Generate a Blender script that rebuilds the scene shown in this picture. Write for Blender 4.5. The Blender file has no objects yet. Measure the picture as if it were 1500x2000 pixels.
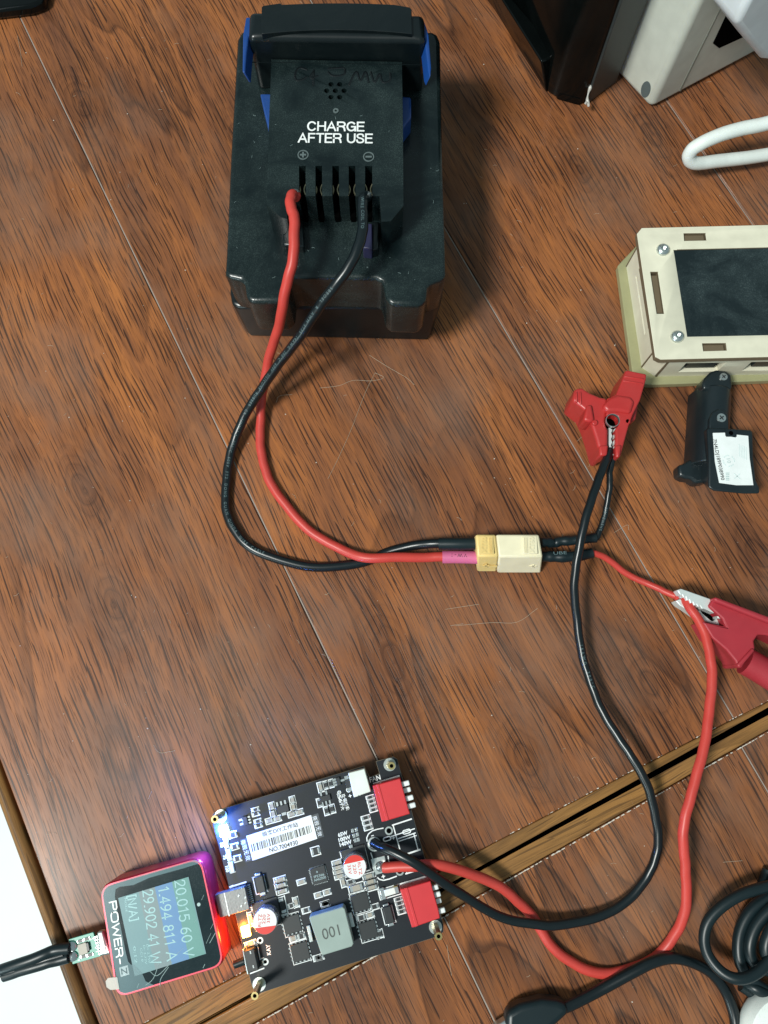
import bpy, bmesh, math, random
from mathutils import Vector, Matrix
random.seed(7)
S = bpy.context.scene
COL = S.collection
# ------------------------------------------------------------------ camera
H = 0.300                       # camera height over the desk
F = 1500.0                      # focal length in photo pixels (photo 1500 x 2000)
TILT = math.atan(353.0 / F)
cam_d = bpy.data.cameras.new('camera'); cam = bpy.data.objects.new('camera', cam_d); COL.objects.link(cam)
cam_d.sensor_fit = 'VERTICAL'; cam_d.sensor_height = 24.0; cam_d.lens = 24.0 * F / 2000.0
cam_d.clip_start = 0.005; cam_d.clip_end = 20
cam.location = (0, 0, H); cam.rotation_euler = (TILT, 0, 0); S.camera = cam
# ------------------------------------------------------------------ light
S.view_settings.view_transform = 'Standard'; S.view_settings.look = 'None'
S.view_settings.exposure = 0.0; S.view_settings.gamma = 1.0
W = bpy.data.worlds.new('World'); S.world = W; W.use_nodes = True
W.node_tree.nodes['Background'].inputs[0].default_value = (0.62, 0.86, 0.92, 1)
W.node_tree.nodes['Background'].inputs[1].default_value = 0.34
def area(name, loc, target, size, power, col, size_y=None):
    l = bpy.data.lights.new(name, 'AREA'); l.energy = power; l.color = col; l.size = size
    if size_y: l.shape = 'RECTANGLE'; l.size_y = size_y
    else: l.shape = 'DISK'
    o = bpy.data.objects.new(name, l); COL.objects.link(o); o.location = loc
    o.rotation_euler = (Vector(target) - Vector(loc)).to_track_quat('-Z', 'Y').to_euler(); return o
area('ceiling_lamp', (-0.92, -0.50, 1.62), (0.02, 0.03, 0), 0.38, 40.0, (0.98, 1.0, 0.94))
area('window_light', (-0.82, -0.12, 1.35), (-0.1, -0.05, 0), 0.5, 1.7, (0.80, 0.94, 1.0), 1.0)
area('floor_fill', (-0.9, -0.9, 0.3), (-0.5, -0.35, -0.75), 0.5, 5.4, (0.78, 0.98, 1.0))  # added fill lamp, only brightens the floor beside the desk
# ------------------------------------------------------------------ geometry helpers
ct, st = math.cos(TILT), math.sin(TILT)
def ray(px, py):
    x, y, z = (px - 750) / F, -(py - 1000) / F, -1.0
    return Vector((x, y * ct - z * st, y * st + z * ct))
def P(px, py, z=0.0):
    d = ray(px, py); t = (z - H) / d.z
    return Vector((d.x * t, d.y * t, z))
def PP(px, py, p0, n):          # pixel to a point on a plane
    d = ray(px, py); o = Vector((0, 0, H)); t = (p0 - o).dot(n) / d.dot(n)
    return o + d * t
def mpp(px, py, z=0.0): return (P(px + 1, py, z) - P(px, py, z)).length
def pp(pts, z): return [P(a, b, z) for a, b in pts]
def crop(ox, oy, s): return lambda x, y: (ox + x / s, oy + y / s)
def crom(pts, n=10):
    pts = [Vector(p) for p in pts]; out = []
    for i in range(len(pts) - 1):
        p0 = pts[i - 1] if i else pts[0] * 2 - pts[1]
        p1, p2 = pts[i], pts[i + 1]
        p3 = pts[i + 2] if i + 2 < len(pts) else pts[-1] * 2 - pts[-2]
        for k in range(n):
            t = k / n
            out.append(0.5 * ((2 * p1) + (p2 - p0) * t + (2 * p0 - 5 * p1 + 4 * p2 - p3) * t * t + (3 * p1 - p0 - 3 * p2 + p3) * t ** 3))
    out.append(pts[-1]); return out
def smooth(pts, it=4):
    for _ in range(it):
        pts = [pts[0]] + [(pts[i - 1] + pts[i] * 2 + pts[i + 1]) / 4 for i in range(1, len(pts) - 1)] + [pts[-1]]
    return pts
class MB:
    def __init__(s): s.v = []; s.f = []; s.m = []; s.mats = []
    def mi(s, mat):
        if mat not in s.mats: s.mats.append(mat)
        return s.mats.index(mat)
    def add(s, vs, fs, mat):
        b = len(s.v); k = s.mi(mat); s.v += [Vector(v) for v in vs]
        for f in fs: s.f.append([b + i for i in f]); s.m.append(k)
        return s
    def prism(s, top, z0, z1, mat, bottom=None, side=None):
        n = len(top); top = [Vector((p[0], p[1], z1 if len(p) < 3 or z1 is not None else p[2])) for p in top]
        bot = [Vector((p[0], p[1], z0)) for p in (bottom or top)]
        ar = sum(top[i].x * top[(i + 1) % n].y - top[(i + 1) % n].x * top[i].y for i in range(n))
        if ar < 0: top.reverse(); bot.reverse()
        s.add(bot + top, [list(range(n, 2 * n)), list(range(n))[::-1]], mat)
        b = len(s.v) - 2 * n; k = s.mi(side or mat)
        for i in range(n): j = (i + 1) % n; s.f.append([b + i, b + j, b + n + j, b + n + i]); s.m.append(k)
        return s
    def hexa(s, b4, t4, mat):     # eight explicit corners, both rings counter-clockwise seen from above
        return s.add(list(b4) + list(t4), [(3, 2, 1, 0), (4, 5, 6, 7), (0, 1, 5, 4), (1, 2, 6, 5), (2, 3, 7, 6), (3, 0, 4, 7)], mat)
    def box(s, c, w, h, z0, z1, ang, mat, taper=1.0):
        ca, sa = math.cos(ang), math.sin(ang)
        q = [(-w / 2, -h / 2), (w / 2, -h / 2), (w / 2, h / 2), (-w / 2, h / 2)]
        f = lambda k: [Vector((c[0] + (x * ca - y * sa) * k, c[1] + (x * sa + y * ca) * k)).to_3d() for x, y in q]
        return s.prism(f(taper), z0, z1, mat, bottom=f(1))
    def cyl(s, c, r, z0, z1, mat, n=28, r2=None, c2=None, topmat=None):
        r2 = r if r2 is None else r2; c2 = c2 or c
        a = [(math.cos(2 * math.pi * i / n), math.sin(2 * math.pi * i / n)) for i in range(n)]
        bot = [(c[0] + r * x, c[1] + r * y, z0) for x, y in a]; top = [(c2[0] + r2 * x, c2[1] + r2 * y, z1) for x, y in a]
        s.add(bot + top, [[i, (i + 1) % n, n + (i + 1) % n, n + i] for i in range(n)] + [list(range(n))[::-1]], mat)
        b = len(s.v) - 2 * n; s.f.append([b + n + i for i in range(n)]); s.m.append(s.mi(topmat or mat)); return s
    def ring(s, c, r0, r1, z0, z1, mat, n=28, sx=1, ang=0):
        ca, sa = math.cos(ang), math.sin(ang)
        a = [((math.cos(2 * math.pi * i / n)), math.sin(2 * math.pi * i / n)) for i in range(n)]
        def q(r, z, ex): return [(c[0] + (r * x + (ex if x > 0 else -ex)) * ca - r * y * sa, c[1] + (r * x + (ex if x > 0 else -ex)) * sa + r * y * ca, z) for x, y in a]
        ex = (sx - 1) * r1
        vs = q(r0, z0, ex) + q(r1, z0, ex) + q(r1, z1, ex) + q(r0, z1, ex); fs = []
        for i in range(n):
            j = (i + 1) % n
            fs += [[n + i, n + j, 2 * n + j, 2 * n + i], [2 * n + i, 2 * n + j, 3 * n + j, 3 * n + i], [3 * n + i, 3 * n + j, j, i]]
        return s.add(vs, fs, mat)
    def tube(s, pts, r, mat, n=14, flat=None):
        pts = [Vector(p) for p in pts]; N = len(pts); rs = r if isinstance(r, (list, tuple)) else [r] * N
        vs = []; fs = []; up = Vector((0, 0, 1)); prev = None
        for i, p in enumerate(pts):
            t = (pts[min(i + 1, N - 1)] - pts[max(i - 1, 0)]).normalized()
            if prev is None:
                a = t.cross(up); a = a.normalized() if a.length > 1e-3 else Vector((1, 0, 0))
            else: a = (prev - t * prev.dot(t)).normalized()
            prev = a; b = a.cross(t)
            for k in range(n):
                an = 2 * math.pi * k / n; vs.append(p + (a * math.cos(an) + b * math.sin(an) * (flat or 1)) * rs[i])
        for i in range(N - 1):
            for k in range(n):
                j = (k + 1) % n; fs.append([i * n + k, i * n + j, (i + 1) * n + j, (i + 1) * n + k])
        fs += [list(range(n)), [(N - 1) * n + k for k in range(n)][::-1]]
        return s.add(vs, fs, mat)
    def build(s, name, parent=None, bevel=0, seg=2, smooth_=True, angle=35):
        root = parent
        while root is not None and root.parent is not None: root = root.parent
        off = Vector(root.location) if root is not None else Vector((0, 0, 0))
        me = bpy.data.meshes.new(name); me.from_pydata([tuple(v - off) for v in s.v], [], s.f)
        for m in s.mats: me.materials.append(m)
        me.polygons.foreach_set('material_index', s.m)
        bm = bmesh.new(); bm.from_mesh(me); bmesh.ops.recalc_face_normals(bm, faces=bm.faces); bm.to_mesh(me); bm.free()
        if smooth_:
            me.polygons.foreach_set('use_smooth', [True] * len(me.polygons)); me.set_sharp_from_angle(angle=math.radians(angle))
        me.update(); o = bpy.data.objects.new(name, me); COL.objects.link(o)
        if parent is not None: o.parent = parent
        if bevel:
            b = o.modifiers.new('bevel', 'BEVEL'); b.width = bevel; b.segments = seg; b.limit_method = 'ANGLE'; b.angle_limit = math.radians(40)
            b.harden_normals = False
        return o
def cut(o, cutters):
    """cut real holes into a mesh, then drop the cutting bodies"""
    for mb in cutters:
        c = mb.build('cutter', None, smooth_=False)
        if o.parent is not None:
            r = o
            while r.parent is not None: r = r.parent
            c.data.transform(Matrix.Translation(-Vector(r.location))); c.parent = r
        m = o.modifiers.new('cut', 'BOOLEAN'); m.operation = 'DIFFERENCE'; m.solver = 'EXACT'; m.object = c
        bpy.context.view_layer.update(); dg = bpy.context.evaluated_depsgraph_get()
        bev = [x for x in o.modifiers if x.type == 'BEVEL']
        for x in bev: x.show_viewport = False
        bpy.context.view_layer.update(); dg = bpy.context.evaluated_depsgraph_get()
        me = bpy.data.meshes.new_from_object(o.evaluated_get(dg)); o.modifiers.remove(m); o.data = me
        for x in bev: x.show_viewport = True
        bpy.data.objects.remove(c)
    return o
def thing(name, label, cat, at=(0, 0, 0), group=None):
    o = bpy.data.objects.new(name, None); COL.objects.link(o); o.location = at; o.empty_display_size = 0.01
    o['label'] = label; o['category'] = cat
    if group: o['group'] = group
    return o
def tag(o, label, cat, group=None):
    o['label'] = label; o['category'] = cat
    if group: o['group'] = group
    return o
# ------------------------------------------------------------------ materials
def nt(name):
    m = bpy.data.materials.new(name); m.use_nodes = True; t = m.node_tree; return m, t, t.nodes['Principled BSDF']
def N(t, kind, **kw):
    n = t.nodes.new(kind)
    for k, v in kw.items():
        if k == 'inp':
            for a, b in v.items(): n.inputs[a].default_value = b
        else: setattr(n, k, v)
    return n
def ramp(t, src, stops):
    r = t.nodes.new('ShaderNodeValToRGB'); t.links.new(src, r.inputs[0]); e = r.color_ramp.elements
    while len(e) < len(stops): e.new(0.5)
    for i, (p, c) in enumerate(stops): e[i].position = p; e[i].color = c if len(c) == 4 else (*c, 1)
    return r.outputs[0]
def mixc(t, fac, a, b, mode='MIX'):
    n = t.nodes.new('ShaderNodeMix'); n.data_type = 'RGBA'; n.blend_type = mode
    for sock, v in ((n.inputs[0], fac), (n.inputs[6], a), (n.inputs[7], b)):
        if hasattr(v, 'is_output') or hasattr(v, 'links'): t.links.new(v, sock)
        else: sock.default_value = v if not isinstance(v, tuple) or len(v) == 4 else (*v, 1)
    return n.outputs[2]
def math_(t, op, a, b=0.0, c=None):
    n = t.nodes.new('ShaderNodeMath'); n.operation = op
    for sock, v in zip(n.inputs, (a, b, c)):
        if v is None: continue
        if hasattr(v, 'links'): t.links.new(v, sock)
        else: sock.default_value = v
    return n.outputs[0]
def bw(v): return (v, v, v, 1)
def plastic(name, col, rough=0.4, spec=0.5, dust=0.0, metal=0.0, grain=0.0, coat=0.0, dustcol=(0.42, 0.5, 0.46)):
    m, t, b = nt(name); b.inputs['Roughness'].default_value = rough; b.inputs['Metallic'].default_value = metal
    b.inputs['Specular IOR Level'].default_value = spec
    if coat: b.inputs['Coat Weight'].default_value = coat; b.inputs['Coat Roughness'].default_value = 0.12
    tc = N(t, 'ShaderNodeTexCoord').outputs['Object']
    n1 = N(t, 'ShaderNodeTexNoise', inp={'Scale': 160.0, 'Detail': 4.0}); t.links.new(tc, n1.inputs['Vector'])
    c = mixc(t, n1.outputs[0], tuple(x * 0.86 for x in col), tuple(min(1, x * 1.12) for x in col))
    if dust:
        n2 = N(t, 'ShaderNodeTexNoise', inp={'Scale': 38.0, 'Detail': 6.0, 'Roughness': 0.65, 'Distortion': 0.6}); t.links.new(tc, n2.inputs['Vector'])
        n3 = N(t, 'ShaderNodeTexNoise', inp={'Scale': 2600.0, 'Detail': 2.0, 'Roughness': 0.8}); t.links.new(tc, n3.inputs['Vector'])
        big = ramp(t, n2.outputs[0], [(0.40, bw(0.05)), (0.66, bw(1))]); fine = ramp(t, n3.outputs[0], [(0.50, bw(0.25)), (0.68, bw(1))])
        k = math_(t, 'MULTIPLY', math_(t, 'MULTIPLY', big, fine), dust)
        c = mixc(t, k, c, dustcol)
        t.links.new(math_(t, 'ADD', math_(t, 'MULTIPLY', k, 0.6), rough), b.inputs['Roughness'])
    t.links.new(c, b.inputs['Base Color'])
    if grain:
        n4 = N(t, 'ShaderNodeTexNoise', inp={'Scale': 1500.0, 'Detail': 2.0}); t.links.new(tc, n4.inputs['Vector'])
        bp = N(t, 'ShaderNodeBump', inp={'Strength': grain, 'Distance': 0.0002}); t.links.new(n4.outputs[0], bp.inputs['Height']); t.links.new(bp.outputs[0], b.inputs['Normal'])
    return m
def emis(name, col, s):
    m, t, b = nt(name); b.inputs['Emission Color'].default_value = (*col, 1); b.inputs['Emission Strength'].default_value = s
    b.inputs['Base Color'].default_value = (*col, 1); return m
def wood(name, cols, pore=(0.012, 0.008, 0.008), pore_amt=1.0, rough=0.32, coat=0.3, scale=1.0, grey=0.5):
    """varnished wood grain: x runs across the board, y along it"""
    m, t, b = nt(name); L = t.links
    tc = N(t, 'ShaderNodeTexCoord').outputs['Object']; oi = N(t, 'ShaderNodeObjectInfo')
    off = N(t, 'ShaderNodeVectorMath', operation='SCALE'); off.inputs[0].default_value = (3.1, 5.7, 2.2); L.new(oi.outputs['Random'], off.inputs['Scale'])
    base = N(t, 'ShaderNodeVectorMath', operation='ADD'); L.new(tc, base.inputs[0]); L.new(off.outputs[0], base.inputs[1])
    def noise(vec, sx, sy, detail=3.0, rg=0.55, dist=0.0):
        mp = N(t, 'ShaderNodeMapping', inp={'Scale': (sx * scale, sy * scale, 1.0)}); L.new(vec, mp.inputs['Vector'])
        n = N(t, 'ShaderNodeTexNoise', inp={'Scale': 1.0, 'Detail': detail, 'Roughness': rg, 'Distortion': dist}); L.new(mp.outputs[0], n.inputs['Vector']); return n.outputs[0]
    # wavering of the fibres
    w = noise(base.outputs[0], 14.0, 7.0, 2.0); w2 = noise(base.outputs[0], 60.0, 34.0, 2.0)
    sh = math_(t, 'ADD', math_(t, 'MULTIPLY', math_(t, 'SUBTRACT', w, 0.5), 0.013 / scale), math_(t, 'MULTIPLY', math_(t, 'SUBTRACT', w2, 0.5), 0.0009 / scale))
    cx = N(t, 'ShaderNodeCombineXYZ'); L.new(sh, cx.inputs[0])
    wv = N(t, 'ShaderNodeVectorMath', operation='ADD'); L.new(base.outputs[0], wv.inputs[0]); L.new(cx.outputs[0], wv.inputs[1]); v = wv.outputs[0]
    patch = noise(v, 30.0, 6.5, 4.0, 0.55, 0.3); patch2 = noise(v, 170.0, 16.0, 4.0, 0.65); fib = noise(v, 1500.0, 45.0, 3.0, 0.7)
    c = ramp(t, patch, [(0.28, cols[0]), (0.44, cols[1]), (0.56, cols[2]), (0.70, cols[3])])
    c = mixc(t, ramp(t, patch2, [(0.40, bw(0)), (0.68, bw(0.55))]), c, cols[3])
    c = mixc(t, ramp(t, fib, [(0.38, bw(0.42)), (0.56, bw(0))]), c, cols[0])
    c = mixc(t, ramp(t, noise(v, 420.0, 12.0, 3.0, 0.7), [(0.40, bw(0.28)), (0.54, bw(0))]), c, cols[0])
    # cathedral figure: level lines of a stretched field
    cat = noise(v, 20.0, 3.2, 1.5, 0.45, 0.3); fr = math_(t, 'FRACT', math_(t, 'MULTIPLY', cat, 13.0))
    ring = ramp(t, fr, [(0.0, bw(0.70)), (0.16, bw(0.40)), (0.55, bw(0.0)), (0.92, bw(0.05)), (0.97, bw(0.9))])
    msk = ramp(t, noise(base.outputs[0], 9.0, 5.0, 1.0), [(0.40, bw(0.0)), (0.58, bw(1))])
    c = mixc(t, math_(t, 'MULTIPLY', math_(t, 'MULTIPLY', ring, msk), 0.88), c, tuple(x * 0.40 for x in cols[0]))
    vk = N(t, 'ShaderNodeMapping', inp={'Scale': (13.0, 7.0, 1.0)}); L.new(v, vk.inputs['Vector'])
    vo = N(t, 'ShaderNodeTexVoronoi', inp={'Scale': 1.0}); vo.voronoi_dimensions = '2D'; L.new(vk.outputs[0], vo.inputs['Vector']); dk = vo.outputs['Distance']
    dk = math_(t, 'ADD', dk, math_(t, 'MULTIPLY', math_(t, 'SUBTRACT', w2, 0.5), 0.12))
    kn = math_(t, 'MULTIPLY', ramp(t, dk, [(0.03, bw(0.9)), (0.10, bw(0.45)), (0.24, bw(0))]), ramp(t, math_(t, 'FRACT', math_(t, 'MULTIPLY', dk, 26.0)), [(0, bw(1)), (0.4, bw(0.35)), (0.8, bw(0.6))]))
    c = mixc(t, kn, c, tuple(x * 0.5 for x in cols[0]))
    # pores: short dark dashes in two sizes
    band = noise(v, 70.0, 9.0, 3.0)
    def dashes(sx_, sy_, kx, thr, amt, oy):
        mp = N(t, 'ShaderNodeMapping', inp={'Scale': (sx_ * scale, sy_ * scale, 1.0), 'Location': (oy, oy * 2, 0)}); L.new(v, mp.inputs['Vector'])
        vo_ = N(t, 'ShaderNodeTexVoronoi', inp={'Scale': 1.0, 'Randomness': 0.9}); vo_.voronoi_dimensions = '2D'; L.new(mp.outputs[0], vo_.inputs['Vector'])
        sub = N(t, 'ShaderNodeVectorMath', operation='SUBTRACT'); L.new(mp.outputs[0], sub.inputs[0]); L.new(vo_.outputs['Position'], sub.inputs[1])
        sc_ = N(t, 'ShaderNodeVectorMath', operation='MULTIPLY'); L.new(sub.outputs[0], sc_.inputs[0]); sc_.inputs[1].default_value = (kx, 1.0, 0.0)
        ln = N(t, 'ShaderNodeVectorMath', operation='LENGTH'); L.new(sc_.outputs[0], ln.inputs[0])
        sz = math_(t, 'MULTIPLY', math_(t, 'ADD', math_(t, 'SUBTRACT', band, 0.5), 0.5), thr)      # some bands carry long pores, some hardly any
        sep = N(t, 'ShaderNodeSeparateColor'); L.new(vo_.outputs['Color'], sep.inputs[0])
        sz = math_(t, 'MULTIPLY', sz, math_(t, 'ADD', math_(t, 'MULTIPLY', sep.outputs[0], 1.25), 0.15))
        return math_(t, 'MULTIPLY', ramp(t, math_(t, 'SUBTRACT', sz, ln.outputs['Value']), [(0.0, bw(0)), (0.14, bw(1))]), amt)
    pd = math_(t, 'MAXIMUM', dashes(520.0, 58.0, 4.0, 1.12, 1.0, 0.0), dashes(900.0, 90.0, 3.2, 0.82, 0.70, 3.7))
    pd = math_(t, 'MULTIPLY', math_(t, 'MAXIMUM', pd, math_(t, 'MULTIPLY', ramp(t, noise(v, 1900.0, 60.0, 1.0, 0.5), [(0.57, bw(0)), (0.66, bw(1))]), 0.35)), 0.80 * pore_amt)
    c = mixc(t, pd, c, pore)
    tone = math_(t, 'ADD', math_(t, 'MULTIPLY', oi.outputs['Random'], 0.16), 0.92); tv = N(t, 'ShaderNodeVectorMath', operation='SCALE'); L.new(c, tv.inputs[0]); L.new(tone, tv.inputs['Scale']); c = tv.outputs[0]
    # worn greyish film and fine dust
    gz = noise(base.outputs[0], 24.0, 17.0, 5.0, 0.6); c = mixc(t, math_(t, 'MULTIPLY', ramp(t, gz, [(0.46, bw(0)), (0.75, bw(1))]), grey), c, (0.21, 0.135, 0.10))
    sp = N(t, 'ShaderNodeTexVoronoi', inp={'Scale': 210.0}); L.new(base.outputs[0], sp.inputs['Vector'])
    spn = N(t, 'ShaderNodeTexNoise', inp={'Scale': 90.0}); L.new(base.outputs[0], spn.inputs['Vector'])
    spk = math_(t, 'MULTIPLY', ramp(t, sp.outputs['Distance'], [(0.035, bw(1)), (0.06, bw(0))]), ramp(t, spn.outputs[0], [(0.6, bw(0)), (0.66, bw(1))]))
    c = mixc(t, math_(t, 'MULTIPLY', spk, 0.6), c, (0.6, 0.58, 0.5))
    L.new(c, b.inputs['Base Color'])
    rr = math_(t, 'ADD', rough, math_(t, 'MULTIPLY', gz, 0.16)); L.new(rr, b.inputs['Roughness'])
    b.inputs['Specular IOR Level'].default_value = 0.17; b.inputs['Coat Weight'].default_value = coat * 0.3; b.inputs['Coat Roughness'].default_value = 0.16
    hgt = math_(t, 'SUBTRACT', math_(t, 'MULTIPLY', fib, 0.35), pd)
    bp = N(t, 'ShaderNodeBump', inp={'Strength': 0.35, 'Distance': 0.00012}); L.new(hgt, bp.inputs['Height']); L.new(bp.outputs[0], b.inputs['Normal'])
    return m
M_desk = wood('varnished_wood', [(0.150, 0.060, 0.032), (0.225, 0.083, 0.035), (0.320, 0.112, 0.039), (0.43, 0.150, 0.042)])
M_trim = wood('trim_wood', [(0.11, 0.055, 0.02), (0.22, 0.108, 0.034), (0.34, 0.165, 0.05), (0.42, 0.205, 0.06)], pore_amt=0.6, rough=0.35, scale=0.8, grey=0.1)
M_filler = plastic('seam_filler', (0.34, 0.28, 0.24), 0.7)
M_gap = plastic('gap_dark', (0.012, 0.010, 0.008), 0.8)
M_chip = plastic('raw_chip', (0.62, 0.56, 0.48), 0.8)
M_floor = plastic('white_floor', (0.88, 0.89, 0.88), 0.4, 0.3)
for n_ in M_floor.node_tree.nodes:
    if n_.type == 'TEX_NOISE': n_.inputs['Scale'].default_value = 4.0
M_bat = plastic('battery_plastic', (0.002, 0.006, 0.007), 0.24, 0.45, dust=0.21, grain=0.2, dustcol=(0.20, 0.29, 0.27))
M_batsmooth = plastic('battery_gloss', (0.003, 0.006, 0.007), 0.28, 0.45, dust=0.03)
M_blue = plastic('blue_plastic', (0.006, 0.050, 0.23), 0.38, 0.5, dust=0.08)
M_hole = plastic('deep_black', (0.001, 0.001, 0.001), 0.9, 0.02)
M_white = plastic('white_print', (0.88, 0.90, 0.88), 0.5)
M_greyprint = plastic('moulded_mark', (0.10, 0.13, 0.13), 0.6)
M_redw = plastic('red_silicone', (0.54, 0.050, 0.038), 0.40, 0.4, dust=0.10, dustcol=(0.6, 0.3, 0.27))
M_blkw = plastic('black_silicone', (0.003, 0.007, 0.009), 0.30, 0.5, dust=0.015)
M_blkt = plastic('black_heat_shrink', (0.004, 0.012, 0.015), 0.38, 0.45, dust=0.02)
M_pink = plastic('pink_heat_shrink', (0.60, 0.13, 0.26), 0.42)
M_solder = plastic('solder', (0.62, 0.66, 0.66), 0.25, metal=0.9)
M_metal = plastic('nickel', (0.62, 0.66, 0.64), 0.30, metal=0.9, grain=0.1)
M_tin = plastic('satin_jaw', (0.70, 0.74, 0.72), 0.42, metal=0.35)
M_brass = plastic('brass', (0.62, 0.50, 0.22), 0.28, metal=0.95)
M_gold = plastic('gold_contact', (0.45, 0.38, 0.24), 0.35, metal=0.8)
M_xtc = plastic('cream_nylon', (0.80, 0.72, 0.50), 0.42)
M_xty = plastic('yellow_nylon', (0.78, 0.57, 0.22), 0.42)
M_clip = plastic('red_vinyl', (0.46, 0.028, 0.026), 0.36, 0.5, dust=0.06)
M_clip2 = plastic('dull_red_vinyl', (0.37, 0.026, 0.038), 0.48, 0.4, dust=0.12, dustcol=(0.45, 0.2, 0.2))
M_ply = plastic('light_plywood', (0.74, 0.70, 0.55), 0.6, 0.25)
M_burn = plastic('burnt_edge', (0.15, 0.11, 0.065), 0.7)
M_olive = plastic('aged_acrylic', (0.34, 0.33, 0.18), 0.3, 0.5)
M_screen = plastic('dusty_screen', (0.006, 0.012, 0.014), 0.12, 0.5, dust=0.38, dustcol=(0.22, 0.30, 0.30))
M_dev = plastic('black_gloss_case', (0.002, 0.003, 0.003), 0.12, 0.25, dust=0.01)
M_devside = plastic('black_case_lit', (0.030, 0.036, 0.036), 0.45, 0.4, dust=0.03)  # greyer copy of the black case, paints its lit right face
M_adp = plastic('white_case', (0.60, 0.62, 0.54), 0.45, 0.4, dust=0.10, dustcol=(0.3, 0.3, 0.26))
M_plug = plastic('white_plug', (0.72, 0.76, 0.78), 0.4, dust=0.06, dustcol=(0.2, 0.2, 0.2))
M_whitec = plastic('white_cable', (0.80, 0.84, 0.80), 0.42, dust=0.40, dustcol=(0.30, 0.32, 0.30))
M_pcb = plastic('black_solder_mask', (0.006, 0.009, 0.014), 0.34, 0.42, dust=0.02)
M_pcbedge = plastic('board_edge', (0.22, 0.19, 0.14), 0.6)
M_silk = plastic('silkscreen', (0.86, 0.90, 0.90), 0.5)
M_wprint = plastic('wire_print', (0.11, 0.17, 0.18), 0.5)
M_steel = plastic('dull_steel', (0.17, 0.175, 0.175), 0.42, metal=0.6, grain=0.2)
M_chipb = plastic('chip_black', (0.016, 0.020, 0.022), 0.4)
M_ceram = plastic('ceramic', (0.36, 0.33, 0.27), 0.45)
M_sticker = plastic('paper_sticker', (0.84, 0.87, 0.86), 0.5)
M_ink = plastic('black_ink', (0.012, 0.014, 0.016), 0.55)
M_film = plastic('grey_film', (0.055, 0.065, 0.07), 0.4)
M_redsw = plastic('red_switch', (0.60, 0.028, 0.035), 0.42)
M_lever = plastic('white_lever', (0.84, 0.88, 0.86), 0.4)
M_fanw = plastic('white_header', (0.74, 0.80, 0.74), 0.42)
M_alcan = plastic('aluminium_can', (0.66, 0.68, 0.70), 0.25, metal=0.85)
M_cantop = plastic('white_can_top', (0.78, 0.80, 0.80), 0.35)
M_canred = plastic('red_print', (0.70, 0.025, 0.015), 0.4)
M_induct = plastic('grey_ferrite', (0.30, 0.37, 0.34), 0.5, 0.3)
M_green = plastic('green_mask', (0.012, 0.28, 0.19), 0.35)
M_meter = plastic('red_anodised', (0.55, 0.025, 0.065), 0.32, metal=0.55, grain=0.15)
M_glass = plastic('black_glass', (0.008, 0.018, 0.022), 0.10, 0.5, dust=0.10, dustcol=(0.25, 0.33, 0.33))
M_lcd_t = emis('lcd_teal', (0.10, 0.24, 0.26), 0.32)
M_lcd_g = emis('lcd_green', (0.06, 0.25, 0.20), 0.43)
M_lcd_b = emis('lcd_blue', (0.035, 0.16, 0.40), 0.61)
M_lcd_s = emis('lcd_grey', (0.15, 0.19, 0.20), 0.38)
M_lcd_f = emis('lcd_digits', (0.30, 0.52, 0.52), 0.65)
M_ledw = emis('led_white_blue', (0.55, 0.80, 1.0), 60.0)
M_ledo = emis('led_amber', (1.0, 0.42, 0.08), 24.0)
M_fgrey = plastic('faded_ink', (0.42, 0.55, 0.54), 0.6)
M_hair = plastic('lint', (0.46, 0.36, 0.26), 0.7)
def trans(name, col, alpha):
    m = plastic(name, col, 0.3, 0.3); m.node_tree.nodes['Principled BSDF'].inputs['Alpha'].default_value = alpha; return m
M_tape = trans('clear_film', (0.70, 0.68, 0.62), 0.55)
M_glue = trans('clear_glue', (0.62, 0.60, 0.55), 0.75)
# ------------------------------------------------------------------ lettering
def text_mesh(s):
    cu = bpy.data.curves.new('t', 'FONT'); cu.body = s; cu.size = 1.0; cu.align_x = 'CENTER'; cu.align_y = 'CENTER'; cu.resolution_u = 3
    return cu
def letter_data(s, bold=0.0, spacing=1.0):
    cu = text_mesh(s); cu.offset = bold; cu.space_character = spacing
    o = bpy.data.objects.new('t', cu); COL.objects.link(o); bpy.context.view_layer.update()
    me = bpy.data.meshes.new_from_object(o.evaluated_get(bpy.context.evaluated_depsgraph_get()))
    vs = [v.co.copy() for v in me.vertices]; fs = [list(p.vertices) for p in me.polygons]
    bpy.data.objects.remove(o); bpy.data.curves.remove(cu); bpy.data.meshes.remove(me)
    if not vs: return vs, fs
    x0, x1 = min(v.x for v in vs), max(v.x for v in vs); y0, y1 = min(v.y for v in vs), max(v.y for v in vs)
    for v in vs: v.x -= (x0 + x1) / 2; v.y -= (y0 + y1) / 2
    return vs, fs
def text(name, s, px, ang, hpx, z, mat, parent, wpx=None, bold=0.0, mb=None, lift=0.00006, col=False):
    vs, fs = letter_data(s, bold)
    if not vs: return
    hh = max(v.y for v in vs) * 2; ww = max(v.x for v in vs) * 2; k = mpp(*px, z); sy = hpx * k / hh; sx = wpx * k / ww if wpx else sy
    a = math.radians(ang); ca, sa = math.cos(a), math.sin(a); c = P(*px, z)
    out = [Vector((c.x + v.x * sx * ca - v.y * sy * sa, c.y + v.x * sx * sa + v.y * sy * ca, z + lift)) for v in vs]
    if mb is not None: return mb.add(out, fs, mat)
    q = MB().add(out, fs, mat); return q.build(name, parent, smooth_=False)
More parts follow.
